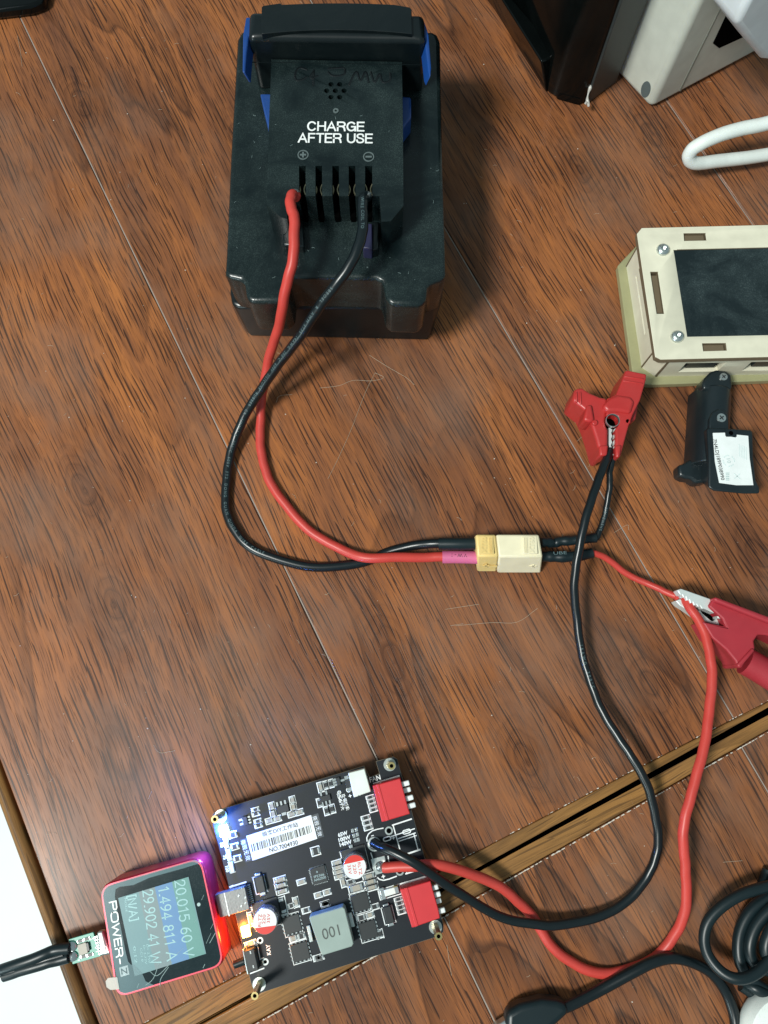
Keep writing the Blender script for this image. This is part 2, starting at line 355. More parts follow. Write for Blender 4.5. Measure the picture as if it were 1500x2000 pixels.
def text_on_tube(name, s, path, start, size, mat, parent, r, roll=0.0, sp=1.1):
    """print that follows a wire: baseline along the path, letters wrapped on its upper side"""
    vs, fs = letter_data(s, 0.0, sp); hh = 0.72; k = size / hh; x0 = min(v.x for v in vs)
    cum = [0.0]
    for a, b in zip(path, path[1:]): cum.append(cum[-1] + (b - a).length)
    out = []
    for v in vs:
        d = start + (v.x - x0) * k; d = min(d, cum[-1] - 1e-5); i = 0
        lo, hi = 0, len(cum) - 1
        while hi - lo > 1:
            m = (lo + hi) // 2
            if cum[m] <= d: lo = m
            else: hi = m
        i = lo; f = (d - cum[i]) / max(1e-9, cum[i + 1] - cum[i]); p = path[i].lerp(path[i + 1], f)
        t0 = (path[i + 1] - path[max(i - 1, 0)]).normalized(); t1 = (path[min(i + 2, len(path) - 1)] - path[i]).normalized(); tg = t0.lerp(t1, f).normalized()
        left = Vector((0, 0, 1)).cross(tg).normalized(); up = tg.cross(left).normalized()
        an = v.y * k / r + roll; out.append(p + (left * math.sin(an) + up * math.cos(an)) * (r + 0.00005))
    return MB().add(out, fs, mat).build(name, parent, smooth_=False)
def _a(cx, cy, rx, ry, a0, a1, n=12): return [(cx + rx * math.cos(math.radians(a0 + (a1 - a0) * i / n)), cy + ry * math.sin(math.radians(a0 + (a1 - a0) * i / n))) for i in range(n + 1)]
def _s(*pts): return [(v.x, v.y) for v in crom([Vector((x, y, 0)) for x, y in pts], 6)]
GL = {
 'C': (.84, [_a(.42, .5, .42, .5, 38, 322, 20)]), 'H': (.76, [[(0, 0), (0, 1)], [(.76, 0), (.76, 1)], [(0, .52), (.76, .52)]]),
 'A': (.86, [[(0, 0), (.43, 1), (.86, 0)], [(.15, .34), (.71, .34)]]), 'R': (.78, [[(0, 0), (0, 1), (.5, 1)] + _a(.5, .75, .26, .25, 90, -90, 8) + [(0, .5)], [(.5, .5), (.7, .32), (.76, 0)]]),
 'G': (.86, [_a(.43, .5, .43, .5, 42, 350, 20) + [(.85, .48), (.48, .48)], [(.86, .48), (.86, 0)]]), 'E': (.66, [[(.66, 0), (0, 0), (0, 1), (.66, 1)], [(0, .53), (.6, .53)]]),
 'F': (.62, [[(0, 0), (0, 1), (.62, 1)], [(0, .52), (.56, .52)]]), 'T': (.72, [[(0, 1), (.72, 1)], [(.36, 0), (.36, 1)]]),
 'U': (.76, [[(0, 1), (0, .36)] + _a(.38, .36, .38, .36, 180, 360) + [(.76, 1)]]), 'S': (.74, [_s((.70, .74), (.60, .95), (.36, 1.0), (.10, .92), (.05, .72), (.20, .57), (.55, .46), (.71, .28), (.62, .07), (.36, 0), (.10, .06), (.01, .28))]),
 'P': (.78, [[(0, 0), (0, 1), (.56, 1)] + _a(.56, .74, .22, .26, 90, -90, 8) + [(.12, .48)]]), 'O': (.9, [_a(.30, .30, .30, .30, 180, 270, 5) + _a(.60, .30, .30, .30, 270, 360, 5) + _a(.60, .70, .30, .30, 0, 90, 5) + _a(.30, .70, .30, .30, 90, 180, 5) + [(0, .30)]]),
 'W': (1.15, [[(0, 1), (.22, 0), (.56, .8), (.92, 0), (1.15, 1)]]), 'V': (.74, [[(0, 1), (.37, 0), (.74, 1)]]), 'Z': (.7, [[(0, 1), (.7, 1), (0, 0), (.7, 0)]]), 'N': (.7, [[(0, 0), (0, 1), (.7, 0), (.7, 1)]]),
 '-': (.4, [[(0, .45), (.4, .45)]]), '.': (.1, [[(0, 0), (.1, 0)]]), '[': (.22, [[(.22, 1.1), (0, 1.1), (0, -.1), (.22, -.1)]]), ']': (.22, [[(0, 1.1), (.22, 1.1), (.22, -.1), (0, -.1)]]), '/': (.4, [[(0, 0), (.4, 1)]]), ' ': (.25, []),
 '0': (.6, [_a(.3, .5, .3, .5, 0, 360, 20)]), '1': (.5, [[(.08, .8), (.3, 1), (.3, 0)]]), '2': (.6, [_s((.02, .76), (.12, .96), (.32, 1.0), (.52, .92), (.57, .72), (.46, .50), (.22, .24), (0, 0)) + [(.6, 0)]]),
 '4': (.64, [[(.46, 0), (.46, 1), (0, .3), (.64, .3)]]), '5': (.6, [[(.54, 1), (.1, 1), (.04, .55)] + _s((.04, .55), (.28, .64), (.52, .54), (.6, .32), (.50, .08), (.26, 0), (.02, .12))]),
 '6': (.6, [_a(.3, .30, .28, .30, 0, 360, 16), _s((.03, .34), (.08, .65), (.26, .88), (.46, 1.0))]), '8': (.6, [_a(.3, .26, .29, .26, 0, 360, 16), _a(.3, .76, .24, .24, 0, 360, 16)]), '9': (.6, [_a(.3, .70, .28, .30, 0, 360, 16), _s((.57, .66), (.52, .35), (.34, .12), (.14, 0))])}
def stroke_text(name, s_, px, ang, hpx, z, mat, parent, wpx, tpx, lift=0.00006):
    """constant-width drawn letters, like a printed sans serif"""
    lines = []; x = 0.0
    for ch in s_:
        w_, st__ = GL[ch]; lines += [[(x + a, b) for a, b in l] for l in st__]; x += w_ + .24
    x -= .24; k = mpp(*px, z); sy = hpx * k; sx = wpx * k / x; a = math.radians(ang); ca, sa = math.cos(a), math.sin(a); c_ = P(*px, z); h_ = tpx * k / 2; mb = MB()
    for q, l in enumerate(lines):
        pts = [Vector(((a_ - x / 2) * sx, (b_ - .5) * sy)) for a_, b_ in l]; pts = [p for i, p in enumerate(pts) if i == 0 or (p - pts[i - 1]).length > 1e-7]
        L_, R_ = [], []
        for i, p in enumerate(pts):
            d0 = (p - pts[i - 1]).normalized() if i else None; d1 = (pts[i + 1] - p).normalized() if i < len(pts) - 1 else None
            if d0 is None: n_ = Vector((-d1.y, d1.x)); p = p - d1 * h_ * .9
            elif d1 is None: n_ = Vector((-d0.y, d0.x)); p = p + d0 * h_ * .9
            else:
                n0, n1 = Vector((-d0.y, d0.x)), Vector((-d1.y, d1.x)); n_ = (n0 + n1); n_ = n_.normalized() if n_.length > .2 else n0; n_ = n_ / max(.5, n_.dot(n0))
            L_.append(p + n_ * h_); R_.append(p - n_ * h_)
        vs = [Vector((c_.x + v.x * ca - v.y * sa, c_.y + v.x * sa + v.y * ca, z + lift + q * 1.5e-6)) for v in L_ + R_]; n = len(L_)
        mb.add(vs, [[i, i + 1, n + i + 1, n + i] for i in range(n - 1)], mat)
    return mb.build(name, parent, smooth_=False)
# ------------------------------------------------------------------ the desk, laid out along its planks
e1 = (P(735, 1480) - P(39, 33)).normalized() * -1        # along the planks, away from the viewer
PHI = math.atan2(e1.y, e1.x) - math.pi / 2
e2 = Vector((math.cos(PHI), math.sin(PHI), 0)); e1 = Vector((-math.sin(PHI), math.cos(PHI), 0))
def UV(px, py): p = P(px, py); return p.dot(e2), p.dot(e1)
uL = (UV(0, 1488)[0] + UV(190, 1997)[0]) / 2; uLo = (UV(52, 1730)[0] + UV(146, 1997)[0]) / 2
uA = UV(400, 784)[0]; uB = UV(1181, 974)[0]; uC = UV(1442, 396)[0]
vg = (UV(939, 1698)[1] + UV(1300, 1496)[1]) / 2
v_up = UV(1012, 1622)[1]; v_lo = UV(1012, 1706)[1]
def vline(a, b):
    (ua, va), (ub, vb) = UV(*a), UV(*b); return lambda u: va + (vb - va) * (u - ua) / (ub - ua)
V_up, V_gap, V_lo = vline((1012, 1622), (1430, 1406)), vline((939, 1698), (1436, 1423)), vline((1012, 1706), (1447, 1458))
lowA = UV(967, 1999)[0]; lowB = UV(1500, 1546)[0]
def local_box(name, u0, u1, v0, v1, z0, z1, mat, parent, bevel, seg=2):
    mb = MB(); mb.prism([(u0, v0), (u1, v0), (u1, v1), (u0, v1)], z0, z1, mat)
    me_o = mb.build(name, None, bevel, seg); me_o.parent = parent; return me_o
def desk(name):
    d = bpy.data.objects.new(name, None); COL.objects.link(d); d.rotation_euler = (0, 0, PHI); d['kind'] = 'structure'; return d
pw = uC - uB; g = 0.00028
d1 = desk('desk'); seams = [uL, uA, uB, uC, uC + pw]
for a, b in zip(seams, seams[1:]):
    o = MB().prism([(a + g, V_up(a)), (b - g, V_up(b)), (b - g, .62), (a + g, .62)], -.012, 0, M_desk).build('plank', None, .00035, 1); o.parent = d1
o = MB().prism([(uL + .0016, V_up(uL) + .0005), (seams[-1], V_up(seams[-1]) + .0005), (seams[-1], .619), (uL + .0016, .619)], -.016, -.0005, M_filler).build('board_core'); o.parent = d1
M_trimx = M_trim
def trim_x(u0, u1, v0, v1, parent):    # a strip that runs across the planks: built along y, then turned
    o = local_box('edge_trim', v0, v1, -u1, -u0, -0.018, -0.0005, M_trim, parent, 0.0022, 4); o.rotation_euler = (0, 0, math.pi / 2); o.location = (0, 0, 0); return o
def strip(name, u0, u1, v0, v1, z1, parent, bev):
    # local x across (here v), local y along (here u)
    mb = MB(); mb.prism([(v0(u1), -u1), (v1(u1), -u1), (v1(u0), -u0), (v0(u0), -u0)], -0.018, z1, M_trim)
    o = mb.build(name, None, bev, 4); o.parent = parent; o.rotation_euler = (0, 0, math.pi / 2)
    # (x, y) -> (-y, x): x=v, y=-u gives (u, v)
    return o
gap = 0.0003
strip('edge_trim', uL + 0.001, seams[-1], lambda u: V_gap(u) + gap, lambda u: V_up(u) - .0002, -0.0002, d1, 0.0006)
local_box('gap_shadow_board', uL - .004, uL + .003, -.55, .62, -0.0235, -0.0225, M_gap, d1, 0)  # added dark board, keeps the bright floor from showing through the side gap
local_box('side_trim', uLo, uL - 0.0013, vg + gap, 0.62, -0.022, -0.0009, M_trim, d1, 0.0028, 4)
local_box('gap_shadow_board', uLo + .001, seams[-1], vg - .03, vg + .03, -0.0195, -0.0183, M_gap, d1, 0)  # dark board added under the joint so its gap reads as shade
d2 = desk('desk')
lows = [uLo + 0.008, lowA - pw, lowA, lowB, lowB + pw]
lows = [uL, lowA - (lowB - lowA), lowA, lowB, lowB + pw] if lowA - (lowB - lowA) > uL + 0.01 else [uL, lowA, lowB, lowB + pw]
for a, b in zip(lows, lows[1:]):
    o = MB().prism([(a + g, -.55), (b - g, -.55), (b - g, V_lo(b)), (a + g, V_lo(a))], -.012, 0, M_desk).build('plank', None, .00035, 1); o.parent = d2
o = MB().prism([(uL + .0016, -.549), (lows[-1], -.549), (lows[-1], V_lo(lows[-1]) - .0005), (uL + .0016, V_lo(uL) - .0005)], -.016, -.0005, M_filler).build('board_core'); o.parent = d2
strip('edge_trim', uL + 0.001, lows[-1], lambda u: V_lo(u) + .0002, lambda u: V_gap(u) - gap, -0.0002, d2, 0.0006)
local_box('side_trim', uLo, uL - 0.0013, -0.55, vg - gap, -0.022, -0.0009, M_trim, d2, 0.0028, 4)
# splintered varnish along the sawn plank ends
mb = MB()
for (vf, u0, u1, n, s0) in ((V_lo, uL, lows[-1], 520, 1.0), (V_up, uL, seams[-1], 200, 0.7)):
    for i in range(n):
        u = random.uniform(u0, u1); vv = vf(u) + (-.0003 if vf is V_lo else .0003); a = random.uniform(0, 6.28); r = random.uniform(0.0002, 0.0010) * s0
        q = [(u + r * random.uniform(0.4, 1.5) * math.cos(a + k * 1.57), vv + 0.35 * r * random.uniform(0.5, 1.2) * math.sin(a + k * 1.57)) for k in range(4)]
        mb.add([(x, y, 0.00012 + random.random() * 0.0001) for x, y in q], [(0, 1, 2, 3)], M_chip)
o = mb.build('varnish_chips', None, smooth_=False); o.parent = d2; o['kind'] = 'stuff'
fl = MB().prism([(-3, -3), (3, -3), (3, 3), (-3, 3)], -0.78, -0.75, M_floor).build('floor'); fl['kind'] = 'structure'
# ------------------------------------------------------------------ battery pack
ZD, ZT, ZP = 0.046, 0.0607, 0.078
bt = thing('battery_pack', 'black and blue power tool battery reading CHARGE AFTER USE', 'battery', P(660, 400, 0))
k2 = crop(400, 300, 2.885); k1 = crop(400, 0, 2.885)
body = [(463, 75), (470, 62), (480, 55), (845, 60), (855, 66), (860, 80), (865, 300), (871, 536), (868, 544), (851, 550), (836, 556), (833, 584), (826, 593), (816, 597), (767, 595), (757, 590), (753, 580), (750, 560), (745, 549), (735, 544),
        (573, 541), (566, 548), (563, 575), (558, 586), (548, 590), (495, 590), (486, 587), (480, 578), (477, 556), (470, 546), (445, 542), (439, 534), (441, 500), (450, 300)]
top = pp(body, ZD); c = sum(top, Vector()) / len(top)
def lerpz(pts, f, z): return [Vector((c.x + (p.x - c.x) * f, c.y + (p.y - c.y) * f, z)) for p in pts]
mb = MB(); n = len(top)
mb.prism(top, 0.0226, ZD, M_bat, bottom=lerpz(top, 0.99, 0.0226)); mb.build('upper_shell', bt, 0.0030, 4)
lt = pp([(462, 140), (852, 145), (866, 570), (860, 596), (846, 600), (465, 600), (452, 594), (448, 570)], .0222); lb_ = pp([(492, 250), (832, 255), (846, 640), (842, 656), (832, 666), (492, 658), (482, 650), (478, 636)], 0)
mb = MB(); mb.prism(lt, 0.0, 0.0222, M_batsmooth, bottom=lb_); mb.build('lower_shell', bt, 0.0015, 3)
# terminal housing with open slots
sl = [(584, 597), (616, 629), (649, 662), (681, 694), (713, 727)]
ho = [(530, 116), (785, 121), (787, 250), (788, 402), (763, 432), (745, 433), (741, 383)]
for a, b in sl[::-1]: ho += [(b, 383), (b, 324), (a, 324), (a, 383)]
ho += [(562, 383), (561, 427), (549, 425), (521, 400), (525, 250)]
th = MB().prism(pp(ho, ZT), ZD - 0.004, ZT, M_bat).build('terminal_housing', bt, 0.0007, 2)
hc = P(655, 177, ZT); hk = mpp(655, 177, ZT); holes = []
for i in range(7):
    a = math.radians(60 * i + 0); q = (655, 177) if i == 6 else (655 + 17 * math.cos(a), 177 + 14.5 * math.sin(a))
    p = P(q[0], q[1], ZT); holes.append(MB().cyl((p.x, p.y), 5.2 * hk, ZT - 0.004, ZT + 0.002, M_hole, 16))
cut(th, holes)
mb = MB(); p = P(656, 217, ZT); mb.ring((p.x, p.y), 2.5 * hk, 5.5 * hk, ZT - 0.0001, ZT + 0.0003, M_greyprint); mb.build('moulded_dimple', bt)
for a, b in sl:
    m_ = (a + b) / 2
    MB().box(P(m_, 356, ZT), 9 * hk, 66 * hk, ZD + 0.0002, ZD + 0.0035, 0, M_hole).build('slot_floor', bt)
    for sgn in (-1, 1):
        pts = [P(m_ + sgn * (7.5 - 4 * math.cos((t - 0.5) * 3.0)), 360 + 22 * t, ZT - 0.004 + 0.0001) for t in [i / 8 for i in range(9)]]
        MB().tube(pts, 0.00028, M_gold, 6).build('spring_contact', bt)
for q in ((532, 405, 594, 0), (708, 405, 745, 1)):
    pass
MB().prism(pp([(551, 430), (592, 430), (594, 482), (553, 478)], ZD + 0.004), ZD - 0.001, ZD + 0.004, M_batsmooth).build('wire_rest', bt, 0.0006)
MB().prism(pp([(726, 432), (742, 433), (738, 486), (726, 488)], ZD + 0.005), ZD - 0.001, ZD + 0.005, M_batsmooth).build('wire_rest', bt, 0.0006)
MB().prism(pp([(709, 436), (727, 436), (727, 486), (709, 484)], ZD + 0.0065), ZD - 0.001, ZD + 0.0065, plastic('navy_spacer', (0.02, 0.02, 0.06), 0.5)).build('spacer', bt, 0.0004)
# raised block across the head end
def arc(x0, x1, y, sag, n=10): return [(x0 + (x1 - x0) * i / n, y - sag * (1 - (2 * i / n - 1) ** 2)) for i in range(n + 1)]
ZH = 0.0700
blk = pp([(484, 74), (508, 72), (808, 76), (831, 80), (829, 26), (486, 20)], ZH)
MB().prism(blk, ZD - .001, ZH, M_batsmooth, bottom=[v + Vector((0, -.0004, 0)) for v in blk]).build('head_block', bt, 0.0022, 4)
MB().prism(pp([(480, 121.5), (836, 127.5), (835, 126.5), (480, 120.5)], ZT), ZT - .0002, ZT + .00005, M_batsmooth).build('seam_line', bt)
pl = pp([(511, 14), (514, 11), (548, 6)], ZH + .0012) + pp([(x, y) for x, y in arc(550, 770, 9, 3, 8)], ZH + .0012) + pp([(800, 14), (804, 19), (805, 66)] + arc(511, 804, 66, 8, 12)[::-1], ZH + .0012)
MB().prism(pl, ZT, ZH + .0012, M_batsmooth).build('head_cap', bt, 0.0020, 4)
for pts, z in (([(480, 33), (507, 34), (506, 69), (485, 70), (481, 104), (478, 142), (473, 140), (474, 69)], ZH - .003), ([(806, 39), (828, 39), (833, 52), (838, 69), (843, 132), (841, 149), (837, 139), (830, 76), (807, 78)], ZH - .003)):
    MB().prism(pp(pts, z), z - .005, z, M_blue, bottom=[v + Vector((0.0015 if v.x < -.02 else -.0015, 0, 0)) for v in pp(pts, z)]).build('latch_button', bt, 0.0006, 3)
for pts in ([(508, 183), (531, 183), (529, 250), (527, 262), (513, 205)], [(783, 187), (803, 189), (803, 228), (786, 250), (783, 240)]):
    MB().prism(pp(pts, ZD + 0.0085), ZD - 0.001, ZD + 0.0085, M_blue).build('latch_hook', bt, 0.0008, 2)
stroke_text('lettering', 'CHARGE', (656, 247), -0.7, 19, ZT, M_white, bt, 109, 3.3)
stroke_text('lettering', 'AFTER USE', (655, 270), -0.7, 19, ZT, M_white, bt, 143, 3.3)
for x, sgn in ((592, '+'), (720, '−')):
    y = 303 + (x - 592) * 0.03; p = P(x, y, ZT); mb = MB(); mb.ring((p.x, p.y), 8.6 * hk, 10.6 * hk, ZT - 0.0001, ZT + 0.00025, M_greyprint)
    mb.box(p, 12 * hk, 3.4 * hk, ZT, ZT + 0.0003, 0, M_greyprint)
    if sgn == '+': mb.box(p, 3.4 * hk, 12 * hk, ZT, ZT + 0.00031, 0, M_greyprint)
    mb.build('polarity_mark', bt)
# rubbed writing near the head of the housing, built as thin pen strokes
pen = plastic('faded_pen', (0.004, 0.006, 0.007), 0.25)
mb = MB()
for st_ in ([(600, 136), (585, 132), (577, 142), (578, 156), (590, 156), (600, 150)], [(612, 140), (606, 152), (622, 148)], [(613, 136), (612, 168)], [(640, 140), (650, 148), (672, 146), (674, 134)], [(640, 134), (672, 132)],
            [(682, 166), (696, 138), (704, 160), (714, 138), (720, 162)], [(724, 140), (732, 162), (742, 142), (746, 160), (762, 158), (762, 142)]):
    mb.tube(smooth(crom([P(x, y, ZT + 0.00002) for x, y in st_], 5), 2), 0.00042, pen, 6, flat=0.3)
mb.build('pen_marks', bt)
random.seed(33); mb = MB()
for i in range(46):
    x, y = random.uniform(455, 860), random.uniform(215, 560)
    z = ZT if 535 < x < 780 and y < 300 else ZD
    if (515 < x < 795 and 290 < y < 440) or (z == ZD and 520 < x < 790 and y < 440): continue
    a = random.uniform(0, 3.1); L = random.uniform(.0006, .0024); p = P(x, y, z); b = a + random.uniform(-.8, .8); L *= .6
    mb.tube([p, p + Vector((math.cos(a), math.sin(a), 0)) * L * .5, p + Vector((math.cos(a), math.sin(a), 0)) * L * .5 + Vector((math.cos(b), math.sin(b), 0)) * L * .5], .00003, M_fgrey, 4)
o = mb.build('dust_fibres', bt); o['kind'] = 'stuff'
# ------------------------------------------------------------------ wires
def wire(name, label, pts, r, mat, cat='wire', n=14, it=6, parent=None):
    path = smooth(crom([P(a, b, z) for a, b, z in pts], 10), it)
    ph_ = len(pts) * 1.7
    path = [p + Vector((math.sin(i * .31 + ph_) * .00016 + math.sin(i * .83) * .00006, math.cos(i * .27 + ph_) * .00016, 0)) for i, p in enumerate(path)]
    o = MB().tube(path, r, mat, n).build(name, parent)
    if label: tag(o, label, cat)
    return o, path
red_a, path_ra = wire('red_wire', 'thick red wire from the battery down to the pink sleeve', [
    (579, 383, .0610), (571, 381, .0630), (567, 392, .0640), (572, 415, .0640), (575, 439, .0635), (574, 494, .0610), (563, 543, .0570), (552.5, 595, .0480), (541, 650, .0340), (524, 705, .0190), (515, 752, .0095), (510, 795, .0045), (508, 839, .0026), (511, 886, .0021),
    (521, 927, .0020), (546, 971, .0020), (587, 1021, .0020), (634, 1056, .0022), (674, 1077, .0030), (721, 1090, .0058), (775, 1089, .0062), (830, 1088, .0055), (862, 1088, .0060), (930, 1090, .0070)], 0.0019, M_redw)
blk_a, path_ba = wire('black_wire', 'thick printed black wire from the battery down to the connector', [
    (716, 383, .0610), (710, 388, .0625), (707, 404, .0630), (710, 439, .0625), (702, 473, .0620), (688, 511, .0600), (656, 556, .0560), (618, 608, .0480), (580, 664, .0380), (543, 714, .0270), (511, 757, .0170), (483, 805, .0095), (460, 852, .0050), (449, 896, .0028),
    (441, 949, .0020), (442.5, 996, .0019), (458, 1037, .0019), (493, 1071, .0019), (549, 1095, .0019), (605, 1106, .0019), (656, 1107, .0019), (696, 1101, .0019), (731, 1090, .0019), (762, 1077, .0026), (806, 1065, .0050), (856, 1062, .0085), (928, 1061, .0095)], 0.0019, M_blkw)
text_on_tube('lettering', 'WIRE COIL TO', path_ba, 0.004, 0.0011, M_wprint, blk_a, 0.0019, 0.0, 1.2)
text_on_tube('lettering', 'SBEOEL  R  AWM 3135  14AWG  200°C  600V  SILICONE  RUBBER  CR  AWM I A  200°C  600V  FT2  DONG  GUAN  QINDA  WIRE  CABLE', path_ba, 0.038, 0.0011, M_wprint, blk_a, 0.0019, 0.1, 1.45)
for q, zz, w_ in (((577, 377), ZT, 1), ((716, 382), ZT, 1.2)):
    mb = MB(); p = P(q[0], q[1], zz); pts = [p + Vector((0.0002 * i, -0.0004 * i, 0.0014 * math.sin(i * 0.9))) for i in range(5)]
    mb.tube(pts, [0.0004, 0.0011 * w_, 0.0014 * w_, 0.0012, 0.0005], M_solder, 10)
    mb.build('solder_joint', bt)
def sleeve(name, pts, r, mat, parent, wob=0.0, n=18):
    path = crom([P(a, b, z) for a, b, z in pts], 8)
    rs = [r * (1 + wob * math.sin(i * 0.7 + r * 1e4)) for i in range(len(path))]
    return MB().tube(path, rs, mat, n).build(name, parent)
sleeve('heat_shrink', [(857, 1062, .0085), (895, 1062, .0094), (929, 1062, .0096)], 0.0024, M_blkt, blk_a)
hs = sleeve('heat_shrink', [(864, 1088, .0062), (900, 1088, .0066), (932, 1089, .0070)], 0.0025, M_pink, red_a); hs['label'] = 'pink heat shrink sleeve printed VW-1'
pv = crom([P(932, 1089, .0070), P(900, 1088, .0066), P(864, 1088, .0062)], 12)
text_on_tube('lettering', 'VW-1', pv, 0.0040, 0.0014, M_ink, red_a, 0.0025, -0.1, 1.5)
# mated connector pair
def conn(name, label, xs, ysh, mat, marks):
    (xa0, xb0), (xa1, xb1), (xa2, xb2) = xs; o = thing(name, label, 'connector', P((xa1 + xb1) / 2, 1095, 0)); zt, zf, zb = .0150, .0140, .0012
    t0, t1 = P(xa0, ysh[0], zt), P(xb0, ysh[0], zt); f0, f1 = P(xa1, ysh[1], zf), P(xb1, ysh[1], zf); g0, g1 = P(xa2, ysh[2], zb), P(xb2, ysh[2], zb)
    h0, h1 = Vector((t0.x, t0.y + 0.001, .0008)), Vector((t1.x, t1.y + 0.001, .0008))
    MB().hexa([g0, g1, h1, h0], [f0, f1, t1, t0], mat).build('housing', o, 0.0007, 2); return o
cy = conn('power_connector', 'yellow half of the plugged connector, next to the pink sleeve', [(929, 968.5), (932, 973.5), (932, 970.5)], (1044, 1087, 1117), M_xty, 0)
cc = conn('power_connector', 'cream half of the plugged connector, beside two black sleeves', [(969, 1053), (974, 1060), (971, 1057)], (1044, 1087.5, 1119.5), M_xtc, 0)
def badge(o, x0, x1, y0, y1, mat, pos):
    zz = .0151; k = mpp(950, 1065, zz); mb = MB(); mb.prism(pp([(x0, y0), (x1, y0), (x1 + 2, y1), (x0 + 2, y1)], .0148), .0140, .01515, mat).build('badge', o, 0.0001, 1)
    mb = MB()
    for i in range(3):
        xx = x0 + 3 + i * 2.6 if pos else x1 - 3 - i * 2.6
        mb.prism(pp([(xx, y0 + 3), (xx + 1.1, y0 + 3), (xx + 2.6, y1 - 2), (xx + 1.5, y1 - 2)], .0155), .0150, .0154, mat)
    mb.build('rib', o)
    text('lettering', 'XT60', ((x0 + x1) / 2 + (-3 if not pos else 4), (y0 + y1) / 2), 88, 10, .0152, mat, o, 32, 0.03, lift=0.0003)
badge(cy, 934, 963, 1047, 1082, M_xty, False); badge(cc, 1020, 1048, 1047, 1082, M_xtc, True)
def plus(o, x, y, mat, minus=False):
    pn = (P(974, 1119, .0012) - P(974, 1087, .0140)); nr = Vector((1, 0, 0)).cross(pn).normalized(); nr = nr if nr.y < 0 else -nr
    ctr = PP(x, y, P(974, 1087, .0140), nr) + nr * 0.0001; ax = Vector((1, 0, 0)); ay = pn.normalized(); mb = MB()
    for (w, h) in (((0.0014, 0.00045),) if minus else ((0.0014, 0.00045), (0.00045, 0.0014))):
        q = [ctr + ax * sx * w + ay * sy * h for sx, sy in ((-1, -1), (1, -1), (1, 1), (-1, 1))]; q2 = [v + nr * 0.0003 for v in q]; mb.hexa(q, q2, mat)
    mb.build('minus_mark' if minus else 'plus_mark', o)
plus(cc, 1041, 1105, M_xtc); plus(cy, 949, 1104, M_xty); plus(cy, 964, 1105, M_xty, True)
# thin tails on the far side of the connector
thin_b, _ = wire('black_wire', 'short thin black wire from the connector sleeve up to the red clip', [(1160, 1052, .009), (1168, 1046, .009), (1177, 1020, .010), (1186, 985, .012), (1190, 955, .014), (1191, 925, .015), (1195, 900, .016), (1196, 888, .016)], 0.00125, M_blkw)
_, pth = thin_b, crom([P(1172, 1040, .0095), P(1178, 1020, .010), P(1186, 985, .012), P(1189, 960, .0135)], 10)
text_on_tube('lettering', 'SHENZHEN', pth, 0.0005, 0.0010, M_wprint, thin_b, 0.0013, 0.3, 1.5)
sleeve('heat_shrink', [(1056, 1060, .0090), (1070, 1059, .0085), (1082, 1061, .0075), (1095, 1057, .0080), (1115, 1056, .0085), (1140, 1053, .0090), (1164, 1050, .0092)], 0.0019, M_blkt, thin_b, 0.05)
thin_r, _ = wire('red_wire', 'short thin red wire from the lower connector sleeve to the silver jaws', [(1150, 1082, .0080), (1162, 1080, .0080), (1185, 1092, .0065), (1220, 1117, .0050), (1260, 1139, .0055), (1295, 1153, .0075), (1316, 1163, .0090), (1326, 1172, .0100)], 0.00125, M_redw)
sl2 = sleeve('heat_shrink', [(1058, 1087, .0070), (1075, 1087, .0070), (1095, 1088, .0075), (1125, 1086, .0080), (1157, 1080, .0082)], 0.0021, M_blkt, thin_r, 0.05)
text('lettering', 'UBE', (1094, 1080), 3, 6, .0098, M_wprint, thin_r, 26)
# long leads to the circuit board
ZB = 0.0085
lb, path_lb = wire('black_wire', 'long black wire curving from the red clip to the circuit board', [
    (1192, 880, .0165), (1184, 897, .0185), (1172, 930, .0215), (1155, 975, .0230), (1140, 1030, .0220), (1127, 1090, .0190), (1122, 1150, .0150), (1126, 1210, .0115), (1138, 1280, .0090), (1155, 1340, .0085), (1177, 1390, .0090), (1207, 1440, .0100),
    (1238, 1485, .0110), (1264, 1535, .0110), (1280, 1590, .0095), (1285, 1640, .0080), (1278, 1685, .0065), (1257, 1722, .0052), (1220, 1763, .0045), (1164, 1793, .0045), (1089, 1806, .0055), (1048, 1806, .0060), (998, 1797, .0065), (942, 1773, .0090),
    (886, 1737, .0130), (816, 1689, .0175), (765, 1663, .0160), (742, 1653, .0125), (731, 1647, ZB + .0010)], 0.00165, M_blkw)
text_on_tube('lettering', '16AWG  200°C', path_lb, 0.0800, 0.0011, M_wprint, lb, 0.00165, 0.0, 1.8)
lr, path_lr = wire('red_wire', 'long red wire looping from the silver jaws to the circuit board', [
    (1336, 1168, .0110), (1344, 1180, .0125), (1367, 1217, .0140), (1384, 1262, .0150), (1390, 1308, .0155), (1388, 1367, .0160), (1381, 1420, .0165), (1370, 1483, .0170), (1353, 1539, .0170), (1339, 1595, .0165), (1334, 1647, .0150), (1339, 1696, .0125),
    (1341, 1752, .0095), (1328, 1808, .0060), (1302, 1849, .0030), (1265, 1879, .0019), (1224, 1896, .0018), (1183, 1901, .0018), (1134, 1890, .0018), (1089, 1860, .0018), (1056, 1815, .0018), (1031, 1780, .0022), (1003, 1752, .0040), (970, 1729, .0065), (928, 1709, .0095),
    (872, 1693, .0130), (830, 1689, .0135), (802, 1692, .0125), (765, 1694, .0110), (748, 1693, ZB + .0016)], 0.0018, M_redw)
